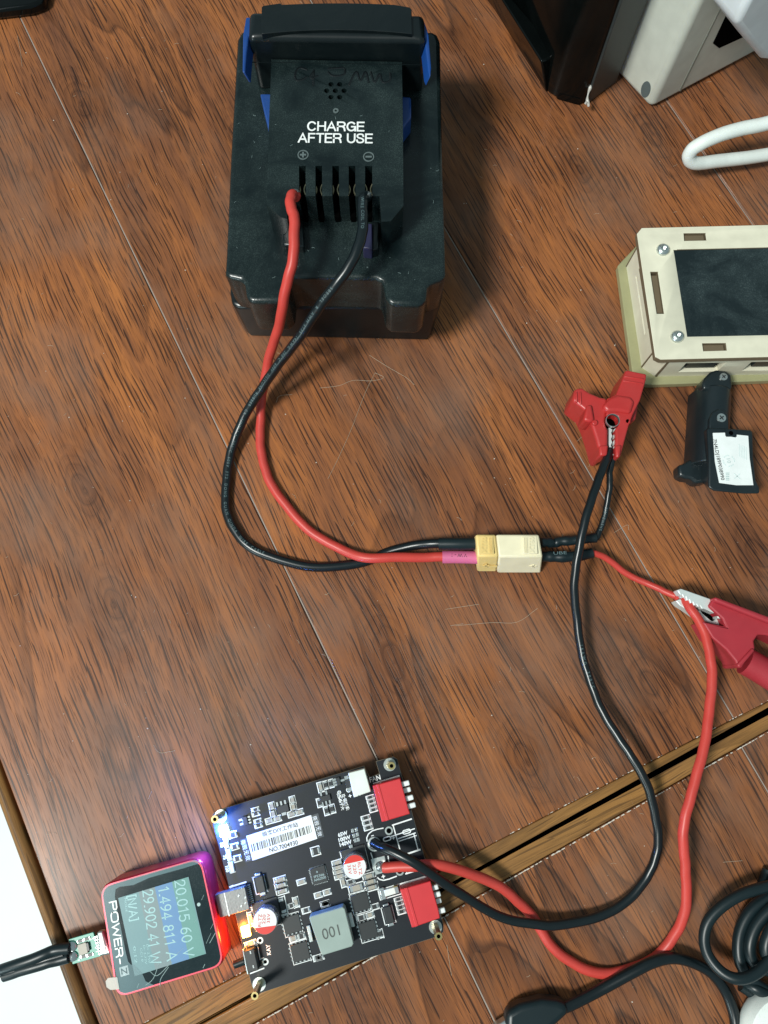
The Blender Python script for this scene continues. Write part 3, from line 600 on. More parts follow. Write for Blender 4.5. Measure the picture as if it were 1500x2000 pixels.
for pth, q in ((0, (1196, 878)), (1, (1331, 1168))):
    mb = MB(); p = P(q[0], q[1], .0165 if not pth else .0105)
    for i in range(7):
        a = random.uniform(-0.5, 0.5) + (-1.6 if not pth else -0.6); s_ = Vector((random.uniform(-.0012, .0012), random.uniform(-.0012, .0012), random.uniform(-.0006, .0006)))
        mb.tube([p + s_, p + s_ * 0.4 + Vector((math.cos(a), math.sin(a), 0)) * 0.0035], 0.00022, M_solder, 6)
    o = mb.build('wire_strands', thin_b if not pth else thin_r); o['kind'] = 'stuff'
# ------------------------------------------------------------------ red clip in the upper right
k5 = crop(1080, 700, 3.571)
c1_ = thing('crocodile_clip', 'red crocodile clip gripping two black wires below the plywood box', 'clip', P(1190, 800, 0))
def poly5(l, z): return pp([k5(x, y) for x, y in l], z)
left = [(150, 222), (170, 204), (205, 203), (260, 238), (330, 268), (378, 275), (385, 330), (372, 400), (364, 435), (372, 470), (386, 500), (384, 590), (372, 676), (330, 672), (300, 560), (262, 440), (225, 360), (136, 290)]
right = [(378, 275), (400, 272), (440, 250), (466, 190), (505, 88), (520, 80), (655, 108), (650, 150), (610, 290), (560, 390), (530, 470), (470, 690), (436, 690), (440, 560), (437, 490), (455, 470), (462, 435), (455, 405), (430, 390), (398, 388), (372, 400), (385, 330)]
MB().prism(poly5(left, .0190), .0030, .0190, M_clip).build('clip_half', c1_, 0.0021, 5)
MB().prism(poly5(right, .0200), .0030, .0200, M_clip).build('clip_half', c1_, 0.0021, 5)
MB().prism(poly5([(236, 322), (272, 318), (292, 430), (262, 445), (213, 428)], .0205), .010, .0205, M_clip).build('moulded_ear', c1_, 0.0010, 3)
MB().prism(poly5([(565, 310), (598, 322), (580, 425), (535, 450), (540, 380)], .0160), .006, .0160, M_clip).build('moulded_ear', c1_, 0.0010, 3)
MB().prism(poly5([(345, 330), (395, 275), (450, 250), (545, 262), (575, 300), (545, 385), (465, 370), (380, 372)], .0212), .012, .0212, M_clip).build('raised_ridge', c1_, 0.0022, 4)
for q4_ in ([(160, 232), (176, 222), (178, 300), (164, 300)], [(188, 224), (202, 222), (206, 316), (192, 312)], [(500, 118), (640, 138), (636, 150), (496, 130)], [(490, 148), (630, 168), (626, 180), (486, 160)]):
    MB().prism(poly5(q4_, .0203), .015, .0203 if q4_[0][0] > 300 else .0195, M_clip).build('grip_rib', c1_, 0.0004, 2)
for q_ in ((292, 448), (520, 440)):
    p = P(*k5(*q_), .0196); MB().cyl((p.x, p.y), .0011, .018, .0200, M_clip, 16).build('rivet', c1_, .0003)
MB().prism(poly5([(322, 606), (388, 600), (380, 676), (328, 678)], .0200), .010, .0200, M_clip).build('nose_pad', c1_, .0008, 3)
MB().prism(poly5([(436, 604), (482, 600), (468, 690), (440, 690)], .0209), .010, .0209, M_clip).build('nose_pad', c1_, .0008, 3)
p = P(*k5(412, 438), .0192); kk = mpp(1195, 822, .019)
MB().ring((p.x, p.y), 12.4 * kk, 13.4 * kk, .0190, .0203, M_metal, 24).build('pivot_rim', c1_)
MB().cyl((p.x, p.y), 14 * kk, .0120, .0150, M_hole, 24).build('pivot_hole_shade', c1_)  # black disc painting the shade inside the pivot hole
for sg in (-1, 1):
    base = [(412 + sg * 28, 488), (412 + sg * 26, 690)] ; teeth = []
    for i in range(9):
        yy = 680 - i * 22; teeth.append((412 + sg * (3 + (9 if i % 2 else 0)) - 4 + (i * 0.6), yy))
    MB().prism(poly5(base + teeth, .0165), .0085, .0178, M_tin).build('jaw', c1_, 0.0001, 1)
MB().prism(poly5([(392, 480), (436, 480), (428, 670), (396, 670)], .006), .003, .006, M_hole).build('jaw_gap_shade', c1_)
# ------------------------------------------------------------------ clip with bare jaws at the right edge
k7 = crop(1180, 1120, 4.6875)
c2_ = thing('crocodile_clip', 'dark red insulated clip with bare silver jaws at the right edge', 'clip', P(1450, 1230, 0))
def poly7(l, z): return pp([k7(x, y) for x, y in l], z)
up = [(670, 150), (703, 138), (1010, 250), (1060, 420), (1035, 385)]
upj = [(668, 152), (704, 138), (1010, 246), (1000, 330), (1085, 415), (1040, 412), (1035, 375), (915, 322)]
t_ = [(895, 325), (880, 296), (860, 310), (846, 282), (824, 296), (812, 262), (790, 276), (780, 240), (758, 250), (748, 214), (724, 222), (716, 195), (700, 200)]
MB().prism(poly7(upj + t_, .0150), .0105, .0150, M_tin).build('jaw', c2_, 0.0003, 2)
lowj = [(655, 250), (700, 232), (730, 262), (752, 258), (776, 296), (796, 282), (818, 322), (838, 308), (856, 344), (880, 330), (900, 365), (990, 440), (1045, 408), (1115, 486), (1000, 462), (900, 432), (740, 320), (690, 290)]
MB().prism(poly7(lowj, .0118), .0065, .0118, M_tin).build('jaw', c2_, 0.0003, 2)
MB().prism(poly7([(790, 268), (900, 300), (1040, 372), (1045, 408), (990, 440), (880, 360), (800, 290)], .0108), .005, .0108, M_hole).build('jaw_gap_shade', c2_)  # black slab fills the jaw gap in place of its shade
boot = [(1002, 222), (1030, 218), (1200, 282), (1500, 395), (1900, 560), (1900, 760), (1560, 590), (1490, 565), (1410, 560), (1372, 620), (1385, 690), (1300, 800), (1262, 868), (1225, 862), (1202, 800), (1120, 700), (990, 590), (900, 440), (1000, 462), (1118, 488), (1085, 415), (958, 300)]
MB().prism(poly7(boot, .0165), .0040, .0165, M_clip2).build('insulating_boot', c2_, 0.0020, 4)
MB().prism(poly7([(1002, 222), (1030, 216), (1200, 280), (1500, 392), (1900, 555), (1900, 600), (1480, 440), (1020, 258)], .0190), .012, .0190, M_clip2).build('boot_ridge', c2_, 0.0012, 3)
pts = [P(*k7(1290, 800), .009), P(*k7(1400, 862), .009), P(*k7(1600, 985), .009), P(*k7(1800, 1110), .009)]
MB().tube(crom(pts, 5), .0052, M_clip2, 20).build('cable_collar', c2_)
MB().prism(poly7([(1245, 870), (1215, 835), (1360, 680), (1385, 705)], .0175), .004, .0175, M_clip2).build('collar_rib', c2_, 0.0012, 3)
# ------------------------------------------------------------------ plywood box with a black screen
k4 = crop(1160, 400, 4.4118)
pb = thing('plywood_box', 'small plywood case with a dusty black screen and two hex screws', 'box', P(1400, 620, 0))
ZW = .0225
def poly4(l, z): return pp([k4(x, y) for x, y in l], z)
MB().prism(pp([(1206, 520), (1214, 511), (1253, 470), (1720, 455), (1760, 735), (1269, 752), (1241, 748), (1236, 735)], .0035), 0.0003, .0038, M_olive).build('base_plate', pb, 0.0004, 2)
tl, bl = P(1246, 452, ZW), P(1285, 700, ZW)
tp = MB().prism(pp([(1244, 456), (1253, 445), (1700, 434), (1740, 692), (1290, 703), (1280, 698)], ZW), ZW - .0028, ZW, M_ply, side=M_burn).build('top_panel', pb, 0.00015, 1)
def cutter(l, z0, z1): return MB().prism(poly4(l, ZW), z0, z1, M_burn)
scr = [(688, 388), (2100, 355), (2200, 1108), (805, 1136)]
cut(tp, [cutter([(775, 248), (962, 246), (970, 306), (780, 310)], .017, .03), cutter([(485, 580), (552, 580), (605, 938), (540, 938)], .017, .03), cutter([(935, 1196), (1134, 1194), (1142, 1256), (945, 1262)], .017, .03), cutter(scr, .017, .03)])
for l in ([(775, 248), (962, 246), (970, 306), (780, 310)], [(485, 580), (552, 580), (605, 938), (540, 938)], [(935, 1196), (1134, 1194), (1142, 1256), (945, 1262)]):
    cxm = sum(a for a, b in l) / 4; cym = sum(b for a, b in l) / 4
    MB().prism(poly4([(cxm + (a - cxm) * 0.9, cym + (b - cym) * 0.9) for a, b in l], ZW), ZW - .004, ZW - .0011, M_burn).build('panel_tab', pb)
MB().prism(poly4([(684, 384), (2104, 351), (2204, 1112), (801, 1140)], ZW), ZW - .0045, ZW - .0004, M_screen).build('screen', pb)
# walls
inset = 0.0004
a0, a1 = tl + Vector((inset, -inset, 0)), bl + Vector((inset, inset, 0)); dn = (a1 - a0).normalized(); nx = Vector((-dn.y, dn.x, 0)); nx = nx if nx.x > 0 else -nx
def wall(p, q, thick, z0, z1, name, mat, n_):
    q4 = [p, q, q + n_ * thick, p + n_ * thick]; return MB().prism([Vector((v.x, v.y, 0)) for v in q4], z0, z1, mat, side=mat).build(name, pb, 0.0001, 1)
wl = wall(a0 + dn * 0.004, a1 - dn * 0.004, 0.003, .0036, ZW - .0029, 'side_wall', M_ply, nx)
b1_ = P(1740, 692, ZW) + Vector((0, inset, 0)); db = (b1_ - a1).normalized(); nb = Vector((-db.y, db.x, 0)); nb = nb if nb.y > 0 else -nb
wf = wall(a1 + db * 0.005, b1_, 0.003, .0036, ZW - .0029, 'front_wall', M_ply, nb)
cut(wl, [MB().prism([Vector((v.x, v.y, 0)) for v in (a0 + dn * 0.014 - nx * .002, a0 + dn * 0.040 - nx * .002, a0 + dn * 0.040 + nx * .006, a0 + dn * 0.014 + nx * .006)], .0120, .0132, M_burn),])
fc = []
for s_, e_ in ((0.013, 0.029), (0.039, 0.062)):
    fc.append(MB().prism([Vector((v.x, v.y, 0)) for v in (a1 + db * s_ - nb * .002, a1 + db * e_ - nb * .002, a1 + db * e_ + nb * .006, a1 + db * s_ + nb * .006)], .0080, .0165, M_burn))
cut(wf, fc)
MB().prism([Vector((v.x, v.y, 0)) for v in (a1 + db * .002 + nb * .005, b1_ + nb * .005, b1_ + nb * .007, a1 + nb * .007)], .004, ZW - .003, M_hole).build('dark_backing', pb)
for k, e_ in enumerate(((0.015, 0.027), (0.042, 0.059))):
    MB().prism([Vector((v.x, v.y, 0)) for v in (a1 + db * e_[0] + nb * .001, a1 + db * e_[1] + nb * .001, a1 + db * e_[1] + nb * .0048, a1 + db * e_[0] + nb * .0048)], .0095, .0150, M_chipb).build('socket', pb, 0.0002)
q_ = [a0 + dn * .012 + nx * .0032, a0 + dn * .042 + nx * .0032, a0 + dn * .042 + nx * .006, a0 + dn * .012 + nx * .006]
MB().prism([Vector((v.x, v.y, 0)) for v in q_], .006, ZW - .004, M_hole).build('dark_backing', pb)  # dark backing added so the side slit reads as shaded
q_ = [a0 + dn * .0138 + nx * .0007, a0 + dn * .0402 + nx * .0007, a0 + dn * .0402 + nx * .0028, a0 + dn * .0138 + nx * .0028]
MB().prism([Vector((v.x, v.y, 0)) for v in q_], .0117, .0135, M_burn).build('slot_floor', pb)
q_ = [a0 + dn * .0135 - nx * .0003, a0 + dn * .0400 - nx * .0003, a0 + dn * .0400 + nx * .001, a0 + dn * .0135 + nx * .001]
MB().prism([Vector((v.x, v.y, 0)) for v in q_], ZW - .0052, ZW - .0030, M_burn).build('slot_edge', pb)
for pt, ax_, nn_ in ((a0 + dn * .004, dn, nx), (a1 - dn * .0046, dn, nx), (a1 + db * .005, db, nb)):
    q_ = [pt - nn_ * .0002, pt + ax_ * .0006 - nn_ * .0002, pt + ax_ * .0006 + nn_ * .002, pt + nn_ * .002]
    MB().prism([Vector((v.x, v.y, 0)) for v in q_], .0037, ZW - .0029, M_burn).build('burnt_joint', pb)
# mitred corner posts with rounded notches
for cpt, dd, d3 in ((a0, dn, -nb), (a1, -dn, nb)):
    q0 = cpt + dd * 0.0040; q1 = cpt + db * (0.0048 if cpt is a1 else 0.006)
    v = (q1 - q0).normalized(); nn = Vector((-v.y, v.x, 0)); nn = nn if nn.dot(nx + d3) > 0 else -nn
    MB().prism([Vector((w.x, w.y, 0)) for w in (q0, q1, q1 + nn * .0025, q0 + nn * .0025)], .0036, ZW - .0030, M_ply, side=M_ply).build('corner_wall', pb, 0.0002, 1)
    MB().prism([Vector((w.x, w.y, 0)) for w in (q0 - nn * .0004 + v * .0012, q1 - nn * .0004 - v * .0012, q1 + nn * .001 - v * .0012, q0 + nn * .001 + v * .0012)], ZW - .0062, ZW - .0035, M_burn).build('notch', pb, 0.0004, 2)
for q in ((1296, 486), (1324, 656)):
    p = P(q[0], q[1], ZW + .001); k = mpp(q[0], q[1], ZW); r = 13 * k
    prof = [(1.0, 0.0), (0.97, 0.35), (0.85, 0.72), (0.62, 0.98), (0.42, 1.06)]; mb = MB(); n = 28; vs = []; fs = []
    for rr, zz in prof: vs += [(p.x + r * rr * math.cos(2 * math.pi * i / n), p.y + r * rr * math.sin(2 * math.pi * i / n), ZW + zz * 0.0017) for i in range(n)]
    for j in range(len(prof) - 1):
        for i in range(n): fs.append([j * n + i, j * n + (i + 1) % n, (j + 1) * n + (i + 1) % n, (j + 1) * n + i])
    mb.add(vs, fs, M_metal); hexv = []
    for j, (rr, zz) in enumerate(((0.42, 1.06), (0.36, 1.0), (0.36, 0.45))):
        hexv += [(p.x + r * rr * math.cos(2 * math.pi * i / 6 + .3), p.y + r * rr * math.sin(2 * math.pi * i / 6 + .3), ZW + zz * .0017) for i in range(6)]
    mb.add(hexv, [[j * 6 + i, j * 6 + (i + 1) % 6, (j + 1) * 6 + (i + 1) % 6, (j + 1) * 6 + i] for j in range(2) for i in range(6)] + [[12, 13, 14, 15, 16, 17]], M_metal)
    mb.build('screw', pb)
# ------------------------------------------------------------------ black hinged gadget with a white label
gd = thing('black_gadget', 'black plastic hinge piece with a white serial number label', 'gadget', P(1410, 850, 0))
def half_cyl(a, b, w, z0, z1, mat, name, seg=14, parent=gd):
    a, b = Vector(a), Vector(b); d = (b - a).normalized(); s_ = Vector((d.y, -d.x, 0)); vs = []
    for p in (a, b):
        for i in range(seg + 1):
            t = math.pi * i / seg; x = -math.cos(t); zz = z0 + (z1 - z0) * math.sin(t) ** 0.75
            vs.append(Vector((p.x, p.y, 0)) + s_ * (x * w / 2) + Vector((0, 0, zz)))
    m = seg + 1; fs = [[i, i + 1, m + i + 1, m + i] for i in range(seg)] + [list(range(m)), [m + i for i in range(m)][::-1], [0, m, 2 * m - 1, m - 1]]
    return MB().add(vs, fs, mat).build(name, parent, 0.0006, 2, angle=45)
kg = mpp(1390, 800, .012)
M_gad = plastic('gadget_black', (0.008, 0.014, 0.017), 0.30, 0.5, dust=0.03)
half_cyl(P(1402, 757, .012), P(1394, 905, .012), 76 * kg, 0.0005, .0150, M_gad, 'barrel')
MB().prism(poly5([(1042, 172), (1060, 135), (1100, 92), (1140, 78), (1215, 84), (1245, 112), (1252, 180), (1250, 215), (1050, 215)], .0135), .0040, .0135, M_gad).build('hinge_ear', gd, 0.0010, 3)
for q, zz, r in (((1187, 131), .0135, 27), ((1172, 417), .0150, 31)):
    p = P(*k5(*q), zz); r = r / 3.571 * mpp(1400, 780, zz)
    mb = MB().cyl((p.x, p.y), r, zz - .002, zz + .0006, M_metal, 22); mb.box(p, r * 1.2, r * .28, zz + .0003, zz + .00065, .6, M_chipb); mb.box(p, r * 1.2, r * .28, zz + .0003, zz + .00066, .6 + math.pi / 2, M_chipb); mb.build('screw', gd)
MB().prism(poly5([(1088, 500), (1092, 420), (1110, 375), (1150, 350), (1195, 355), (1225, 390), (1230, 500)], .0152), .006, .0152, M_gad).build('clasp', gd, 0.0007, 3)
MB().prism(poly5([(1075, 490), (1100, 482), (1380, 500), (1393, 515), (1398, 700), (1415, 850), (1440, 905), (1442, 945), (1330, 946), (1120, 925), (1082, 900), (1085, 700)], .0160), .0008, .0160, M_gad,
           bottom=poly5([(960, 560), (990, 520), (1350, 520), (1370, 530), (1375, 700), (1385, 830), (1400, 870), (1400, 900), (1300, 905), (1100, 900), (1040, 880), (985, 820)], 0)).build('label_housing', gd, 0.0011, 3)
MB().prism(poly5([(872, 742), (905, 735), (950, 705), (1080, 700), (1080, 860), (1000, 872), (960, 840), (920, 835), (878, 815)], .0075), .0008, .0075, M_gad).build('thumb_tab', gd, 0.0012, 3)
lab = [(1115, 520), (1200, 518), (1202, 540), (1275, 552), (1282, 532), (1362, 540), (1372, 700), (1398, 884), (1280, 884), (1160, 868), (1130, 720)]
MB().prism(poly5(lab, .01615), .0159, .01615, M_sticker).build('label', gd)
mb = MB(); p = P(*k5(1240, 522), .0160); mb.box(p, .0042, .0030, .0155, .01625, 0, M_gad); mb.cyl((p.x, p.y), .0009, .0162, .01630, M_hole, 14); mb.build('latch_notch', gd, 0.0002)
text('lettering', '7N4LDJ189P038990', k5(1152, 705), -84.5, 9.5, .01615, M_ink, gd, 84, 0.01)
M_fgrey2 = plastic('faded_ink_light', (0.66, 0.76, 0.75), 0.6)
text('lettering', '10', k5(1226, 715), -84, 7, .01615, M_fgrey, gd, 9)
mb = MB(); p = P(*k5(1226, 715), .01617); q = mpp(1424, 900, .016)
for i in range(16):
    if i % 4 != 3: mb.box(p + Vector((math.cos(i * .3927), math.sin(i * .3927), 0)) * 11 * q, 3.6 * q, 2.4 * q, .01615, .01619, i * .3927 + 1.57, M_fgrey2)
for i in range(5):
    c0 = k5(1218, 800 + i * 12); mb.box(P(*c0, .0162), 7 * q, 1.6 * q, .01615, .01619, 0, M_fgrey)
    c0 = k5(1300 + i * 12, 640 + i * 6); mb.box(P(*c0, .0162), 1.2 * q, 26 * q, .01615, .01619, -.08, M_fgrey2)
for a in (.7, -.8): mb.box(P(*k5(1285, 822), .0162), 16 * q, 1.6 * q, .01615, .01619, a, M_fgrey2)
mb.build('recycling_marks', gd, smooth_=False)
# ------------------------------------------------------------------ tall black case, white adapter, plug, white cable
bc = thing('black_case', 'tall glossy black case with a strand of clear glue on its corner', 'case', P(1110, 100, 0))
far = P(1290, -420, 0)
ft = pp([(1070, 184), (1086, 194), (1132, 206), (1140, 204)], 0); fr2 = P(1198, 160, 0)
dv = (fr2 - ft[3]); up_ = Vector((0.045, 0.16, 0)) ; lft = P(960, -5, 0)
main = [ft[0], ft[1], ft[2], ft[3], fr2, fr2 + Vector((0.03, 0.12, 0)), lft + Vector((-0.02, 0.10, 0)), lft + Vector((0.003, 0, 0))]
hM = 0.135; shr = Vector((0.0, 0.0, 0))
mb = MB(); nM = len(main); tb = [Vector((p.x, p.y, 0.0005)) for p in main]; tt = [Vector((p.x, p.y, hM)) for p in main]
mb.prism(main, .0008, hM, M_dev); o = mb.build('main_shell', bc, 0.0010, 2)
q = [ft[3] + Vector((0.0005, -0.0001, 0)), fr2 + Vector((.0004, -.0004, 0))]; dd = (q[1] - q[0]).normalized(); nn = Vector((dd.y, -dd.x, 0))
MB().prism([q[0] + nn * .0008, q[1] + nn * .0008, q[1] - nn * .002, q[0] - nn * .002], .001, hM - .001, M_devside).build('lit_side_face', bc, 0.0003)
s0_ = [P(1066, 182, 0), P(1074, 188, 0), P(974, -20, 0), P(962, -8, 0)]
sk_t = [P(1054, 119, .016), P(1062, 121, .016), P(985, -8, .016), P(974, 0, .016)]
sk0 = [P(1066, 183, 0), P(1090, 160, 0), P(930, -70, 0), P(912, -62, 0)]; sk1 = [P(1057, 120, .016), P(1095, 105, .016), P(950, -60, .016), P(930, -80, .016)]
MB().hexa([Vector((v.x, v.y, .0006)) for v in sk0], sk1, M_dev).build('lower_skirt', bc, 0.0009, 3)
MB().prism(pp([(1086, 192), (1132, 206), (1128, 212 - 6), (1088, 195)], 0), .0005, .004, M_dev).build('corner_foot', bc)
pts = [P(1154, 158, .012), P(1153, 170, .0105), P(1149, 182, .009), P(1147, 195, .0075), P(1150, 208, .006)]
MB().tube(crom(pts, 5), [.0003 + .0005 * math.sin(i * .28) ** 2 for i in range(21)], M_glue, 8).build('glue_strand', bc)
MB().tube([P(1146, 198, .008), P(1143, 203, .007)], .0005, M_glue, 6).build('glue_strand', bc)
MB().tube([P(1154, 158, .012), P(1156, 156, .012)], .0009, M_glue, 8).build('glue_strand', bc)
wa = thing('white_adapter', 'tall off-white power adapter standing beside the black case', 'adapter', P(1330, 120, 0))
f1, f0, f2 = P(1197, 139, 0), P(1268, 216, 0), P(1530, 76, 0)
d_r = (f2 - f0).normalized(); d_l = (f1 - f0)
base = [f0, f0 + d_r * 0.075, f0 + d_r * 0.075 + d_l * 1.0, f0 + d_l]
sh = MB().prism(base, .0006, .135, M_adp).build('shell', wa, 0.0030, 5)
nr = Vector((d_r.y, -d_r.x, 0)); nl = Vector((-d_l.y, d_l.x, 0)).normalized(); nl = nl if nl.x < 0 else -nl
k3 = crop(960, 0, 2.7778)
def on_right(l, lift): return [PP(*k3(x, y), f0 + nr * lift, nr) for x, y in l]
cut(sh, []) 
def slab(l, lift, depth, mat, name, bev=0.0004):
    t4 = on_right(l, lift); b4 = [v - nr * depth for v in t4]; n = len(t4)
    return MB().add(b4 + t4, [list(range(n))[::-1], [n + i for i in range(n)]] + [[i, (i + 1) % n, n + (i + 1) % n, n + i] for i in range(n)], mat).build(name, wa, bev)
slab([(1202, 238), (1236, 264), (1365, 205), (1480, 150), (1480, -200), (1390, -160)], .0003, .004, M_hole, 'socket')
slab([(1256, 15), (1262, 17), (1026, 497), (1018, 494)], .00015, .001, plastic('seam_grey', (0.30, 0.32, 0.27), 0.6), 'case_seam', 0)
# screw recess low on the left face
pc = PP(*k3(836, 486), f0 + nl * .0002, nl); ax = d_l.normalized(); mb = MB(); n = 20
vs = [pc + (ax * math.cos(2 * math.pi * i / n) * .0026 + Vector((0, 0, 1)) * math.sin(2 * math.pi * i / n) * .0042) for i in range(n)]
vs2 = [v * 1 + nl * 0.0001 + (v - pc) * 0.25 for v in vs]
mb.add(vs + [v - nl * .0015 for v in vs], [list(range(n)), [n + i for i in range(n)]] + [[i, (i + 1) % n, n + (i + 1) % n, n + i] for i in range(n)], M_greyprint); mb.build('screw_recess', wa)
wp = thing('power_plug', 'smudged white plug pushed into the white adapter', 'plug', f0 + d_r * .03)
t4 = on_right([(1325, 140), (1400, -10), (1700, -200), (1700, 280), (1498, 332), (1472, 330)], .022); b4 = [v - nr * .0205 for v in t4]; n = len(t4)
MB().add(b4 + t4, [list(range(n))[::-1], [n + i for i in range(n)]] + [[i, (i + 1) % n, n + (i + 1) % n, n + i] for i in range(n)], M_plug).build('plug_body', wp, 0.0025, 4)
wire('white_cable', 'thick grubby white cable looped back at the upper right edge', [(1650, 205, .026), (1560, 222, .0260), (1500, 240, .0255), (1446, 252, .0250), (1395, 268, .0235), (1356, 288, .0200), (1345, 306, .0160), (1358, 318, .0125), (1395, 316, .0105), (1440, 310, .0095), (1500, 302, .0085), (1560, 294, .0080), (1660, 280, .008)], 0.0028, M_whitec, 'cable', 20, 5)
# ------------------------------------------------------------------ USB cable, coil, white round thing
k8 = crop(940, 1640, 2.6786)
ub = thing('usb_cable', 'black charging cable with a moulded plug at the bottom edge', 'cable', P(1250, 1900, 0))
pth = smooth(crom([P(a, b, z) for a, b, z in [(1100, 1968, .0055), (1118, 1961, .0050), (1171, 1934, .0045), (1239, 1897, .0060), (1276, 1879, .0062), (1313, 1871, .0055), (1351, 1879, .0040), (1388, 1899, .0030), (1414, 1931, .0025), (1429, 1965, .0022), (1437, 2005, .0022), (1437, 2080, .0022)]], 10), 5)
MB().tube(pth, .0019, M_blkw, 16).build('cord', ub)
pl_ = [k8(132, 906), k8(200, 868), k8(320, 838), k8(400, 845), k8(438, 858), k8(470, 905), k8(410, 960), k8(350, 1010), k8(300, 1060), k8(180, 1090), k8(125, 1050)]
MB().prism(pp(pl_, .0085), .0010, .0085, M_blkt).build('plug_grip', ub, 0.0028, 5)
MB().prism(pp([k8(60, 985), k8(133, 940), k8(150, 1030), k8(90, 1060)], .0066), .0022, .0066, M_metal).build('plug_shell', ub, 0.0008, 3)
cl = thing('coiled_cable', 'black cable coiled in overlapping loops in the lower right corner', 'cable', P(1480, 1840, 0))
def loop(pts, r, name, it=5): MB().tube(smooth(crom([P(a, b, z) for a, b, z in pts], 9), it), r, M_blkt, 16).build(name, cl)
loop([(1620, 1690, .006), (1550, 1718, .008), (1500, 1731, .0095), (1455, 1744, .0100), (1414, 1767, .0095), (1384, 1798, .0085), (1375, 1834, .0080), (1384, 1868, .0090), (1410, 1899, .0110), (1440, 1912, .0125), (1472, 1904, .0125), (1502, 1877, .012), (1530, 1830, .010), (1560, 1790, .008)], .0019, 'cable_loop')
loop([(1560, 1715, .006), (1512, 1745, .006), (1470, 1775, .006), (1448, 1812, .0055), (1442, 1850, .0055), (1448, 1885, .0055), (1470, 1915, .005), (1510, 1940, .005), (1580, 1960, .005)], .0021, 'cable_loop')
loop([(1580, 1740, .009), (1520, 1765, .009), (1482, 1800, .008), (1465, 1840, .0075), (1468, 1872, .007), (1486, 1890, .007), (1530, 1900, .007)], .0021, 'cable_loop')
loop([(1590, 1765, .0115), (1530, 1790, .0115), (1502, 1825, .011), (1496, 1858, .0105), (1512, 1885, .010), (1550, 1895, .010)], .0021, 'cable_loop')
loop([(1447, 1925, .0022), (1462, 1935, .0022), (1490, 1955, .0024), (1530, 1965, .0024), (1600, 1960, .0024)], .0019, 'cable_loop')
loop([(1500, 1700, .0022), (1475, 1770, .0022), (1458, 1830, .0022), (1452, 1880, .0022), (1455, 1915, .003), (1475, 1930, .006), (1505, 1943, .006), (1560, 1945, .006)], .0019, 'cable_loop')
wr = MB(); p = P(1548, 2036, .010); prof = [(14.0, .0008), (15.0, .003), (14.8, .007), (13.5, .0095), (11, .0105), (0.01, .0108)]; n = 40; vs = []; fs = []
for rr, zz in prof: vs += [(p.x + rr * .001 * math.cos(2 * math.pi * i / n), p.y + rr * .001 * math.sin(2 * math.pi * i / n), zz) for i in range(n)]
for j in range(len(prof) - 1):
    for i in range(n): fs.append([j * n + i, j * n + (i + 1) % n, (j + 1) * n + (i + 1) % n, (j + 1) * n + i])
tag(wr.add(vs, fs, M_whitec).build('round_puck'), 'rounded white plastic edge showing in the bottom right corner', 'puck')
tag(MB().prism(pp([(-120, -160), (60, -160), (92, -36), (84, 2), (58, 12), (0, 19), (-120, 32)], .006), .0006, .006, M_dev).build('corner_shade_slab', None, 0.0015, 3), 'dark rounded slab standing in for shadow at the top left edge', 'shade_patch')  # dark slab stands in for the blurred shadow in this corner
# ------------------------------------------------------------------ circuit board
pcb = thing('circuit_board', 'black charger board with two red switches and a barcode label', 'circuit board', P(640, 1710, 0))
TLp, TRp, BRp, BLp = (418, 1584), (775, 1482), (867, 1820), (498, 1940)
AX = P(*TRp, ZB) - P(*TLp, ZB); BA = math.atan2(AX.y, AX.x); BAd = math.degrees(BA); KB = mpp(640, 1710, ZB)
ol = [(413, 1600), (417, 1588), (430, 1581), (711, 1496), (722, 1518), (741, 1511), (734, 1487), (768, 1478), (776, 1483), (806, 1591), (866, 1806), (866, 1820), (856, 1829), (620, 1903), (505, 1941), (496, 1936), (490, 1920), (450, 1744)]
MB().prism(pp(ol, ZB), ZB - .0016, ZB, M_pcb, side=M_pcbedge).build('board', pcb, 0.0001, 1)
C1, C2, C3, C4 = crop(390, 1470, 5.769), crop(620, 1470, 5.769), crop(390, 1680, 5.769), crop(620, 1640, 5.769)
zs = ZB + .00006
silk = MB()
def sbox(c_, w, h, rot=0.0, mat=M_silk, z0=None, z1=None, mb=None):   # sizes in photo pixels
    z0 = ZB if z0 is None else z0; z1 = ZB + .00006 if z1 is None else z1
    (mb or silk).box(P(*c_, z1), w * KB, h * KB, z0, z1, BA + rot, mat)
def sframe(c_, w, h, t, rot=0.0, mat=M_silk, mb=None, z1=None):
    ca, sa = math.cos(-BA - rot), math.sin(-BA - rot)
    for dx, dy, ww, hh in ((0, h / 2, w + t, t), (0, -h / 2, w + t, t), (w / 2, 0, t, h - t), (-w / 2, 0, t, h - t)):
        sbox((c_[0] + dx * ca - dy * sa, c_[1] + dx * sa + dy * ca), ww, hh, rot, mat, mb=mb, z1=z1)
def sline(a, b, t=2.0):
    c_ = ((a[0] + b[0]) / 2, (a[1] + b[1]) / 2); L = math.hypot(b[0] - a[0], b[1] - a[1]); an = math.atan2(-(b[1] - a[1]), b[0] - a[0]); silk.box(P(*c_, zs), L * KB, t * KB, ZB, zs + .00001 * random.random(), an, M_silk)
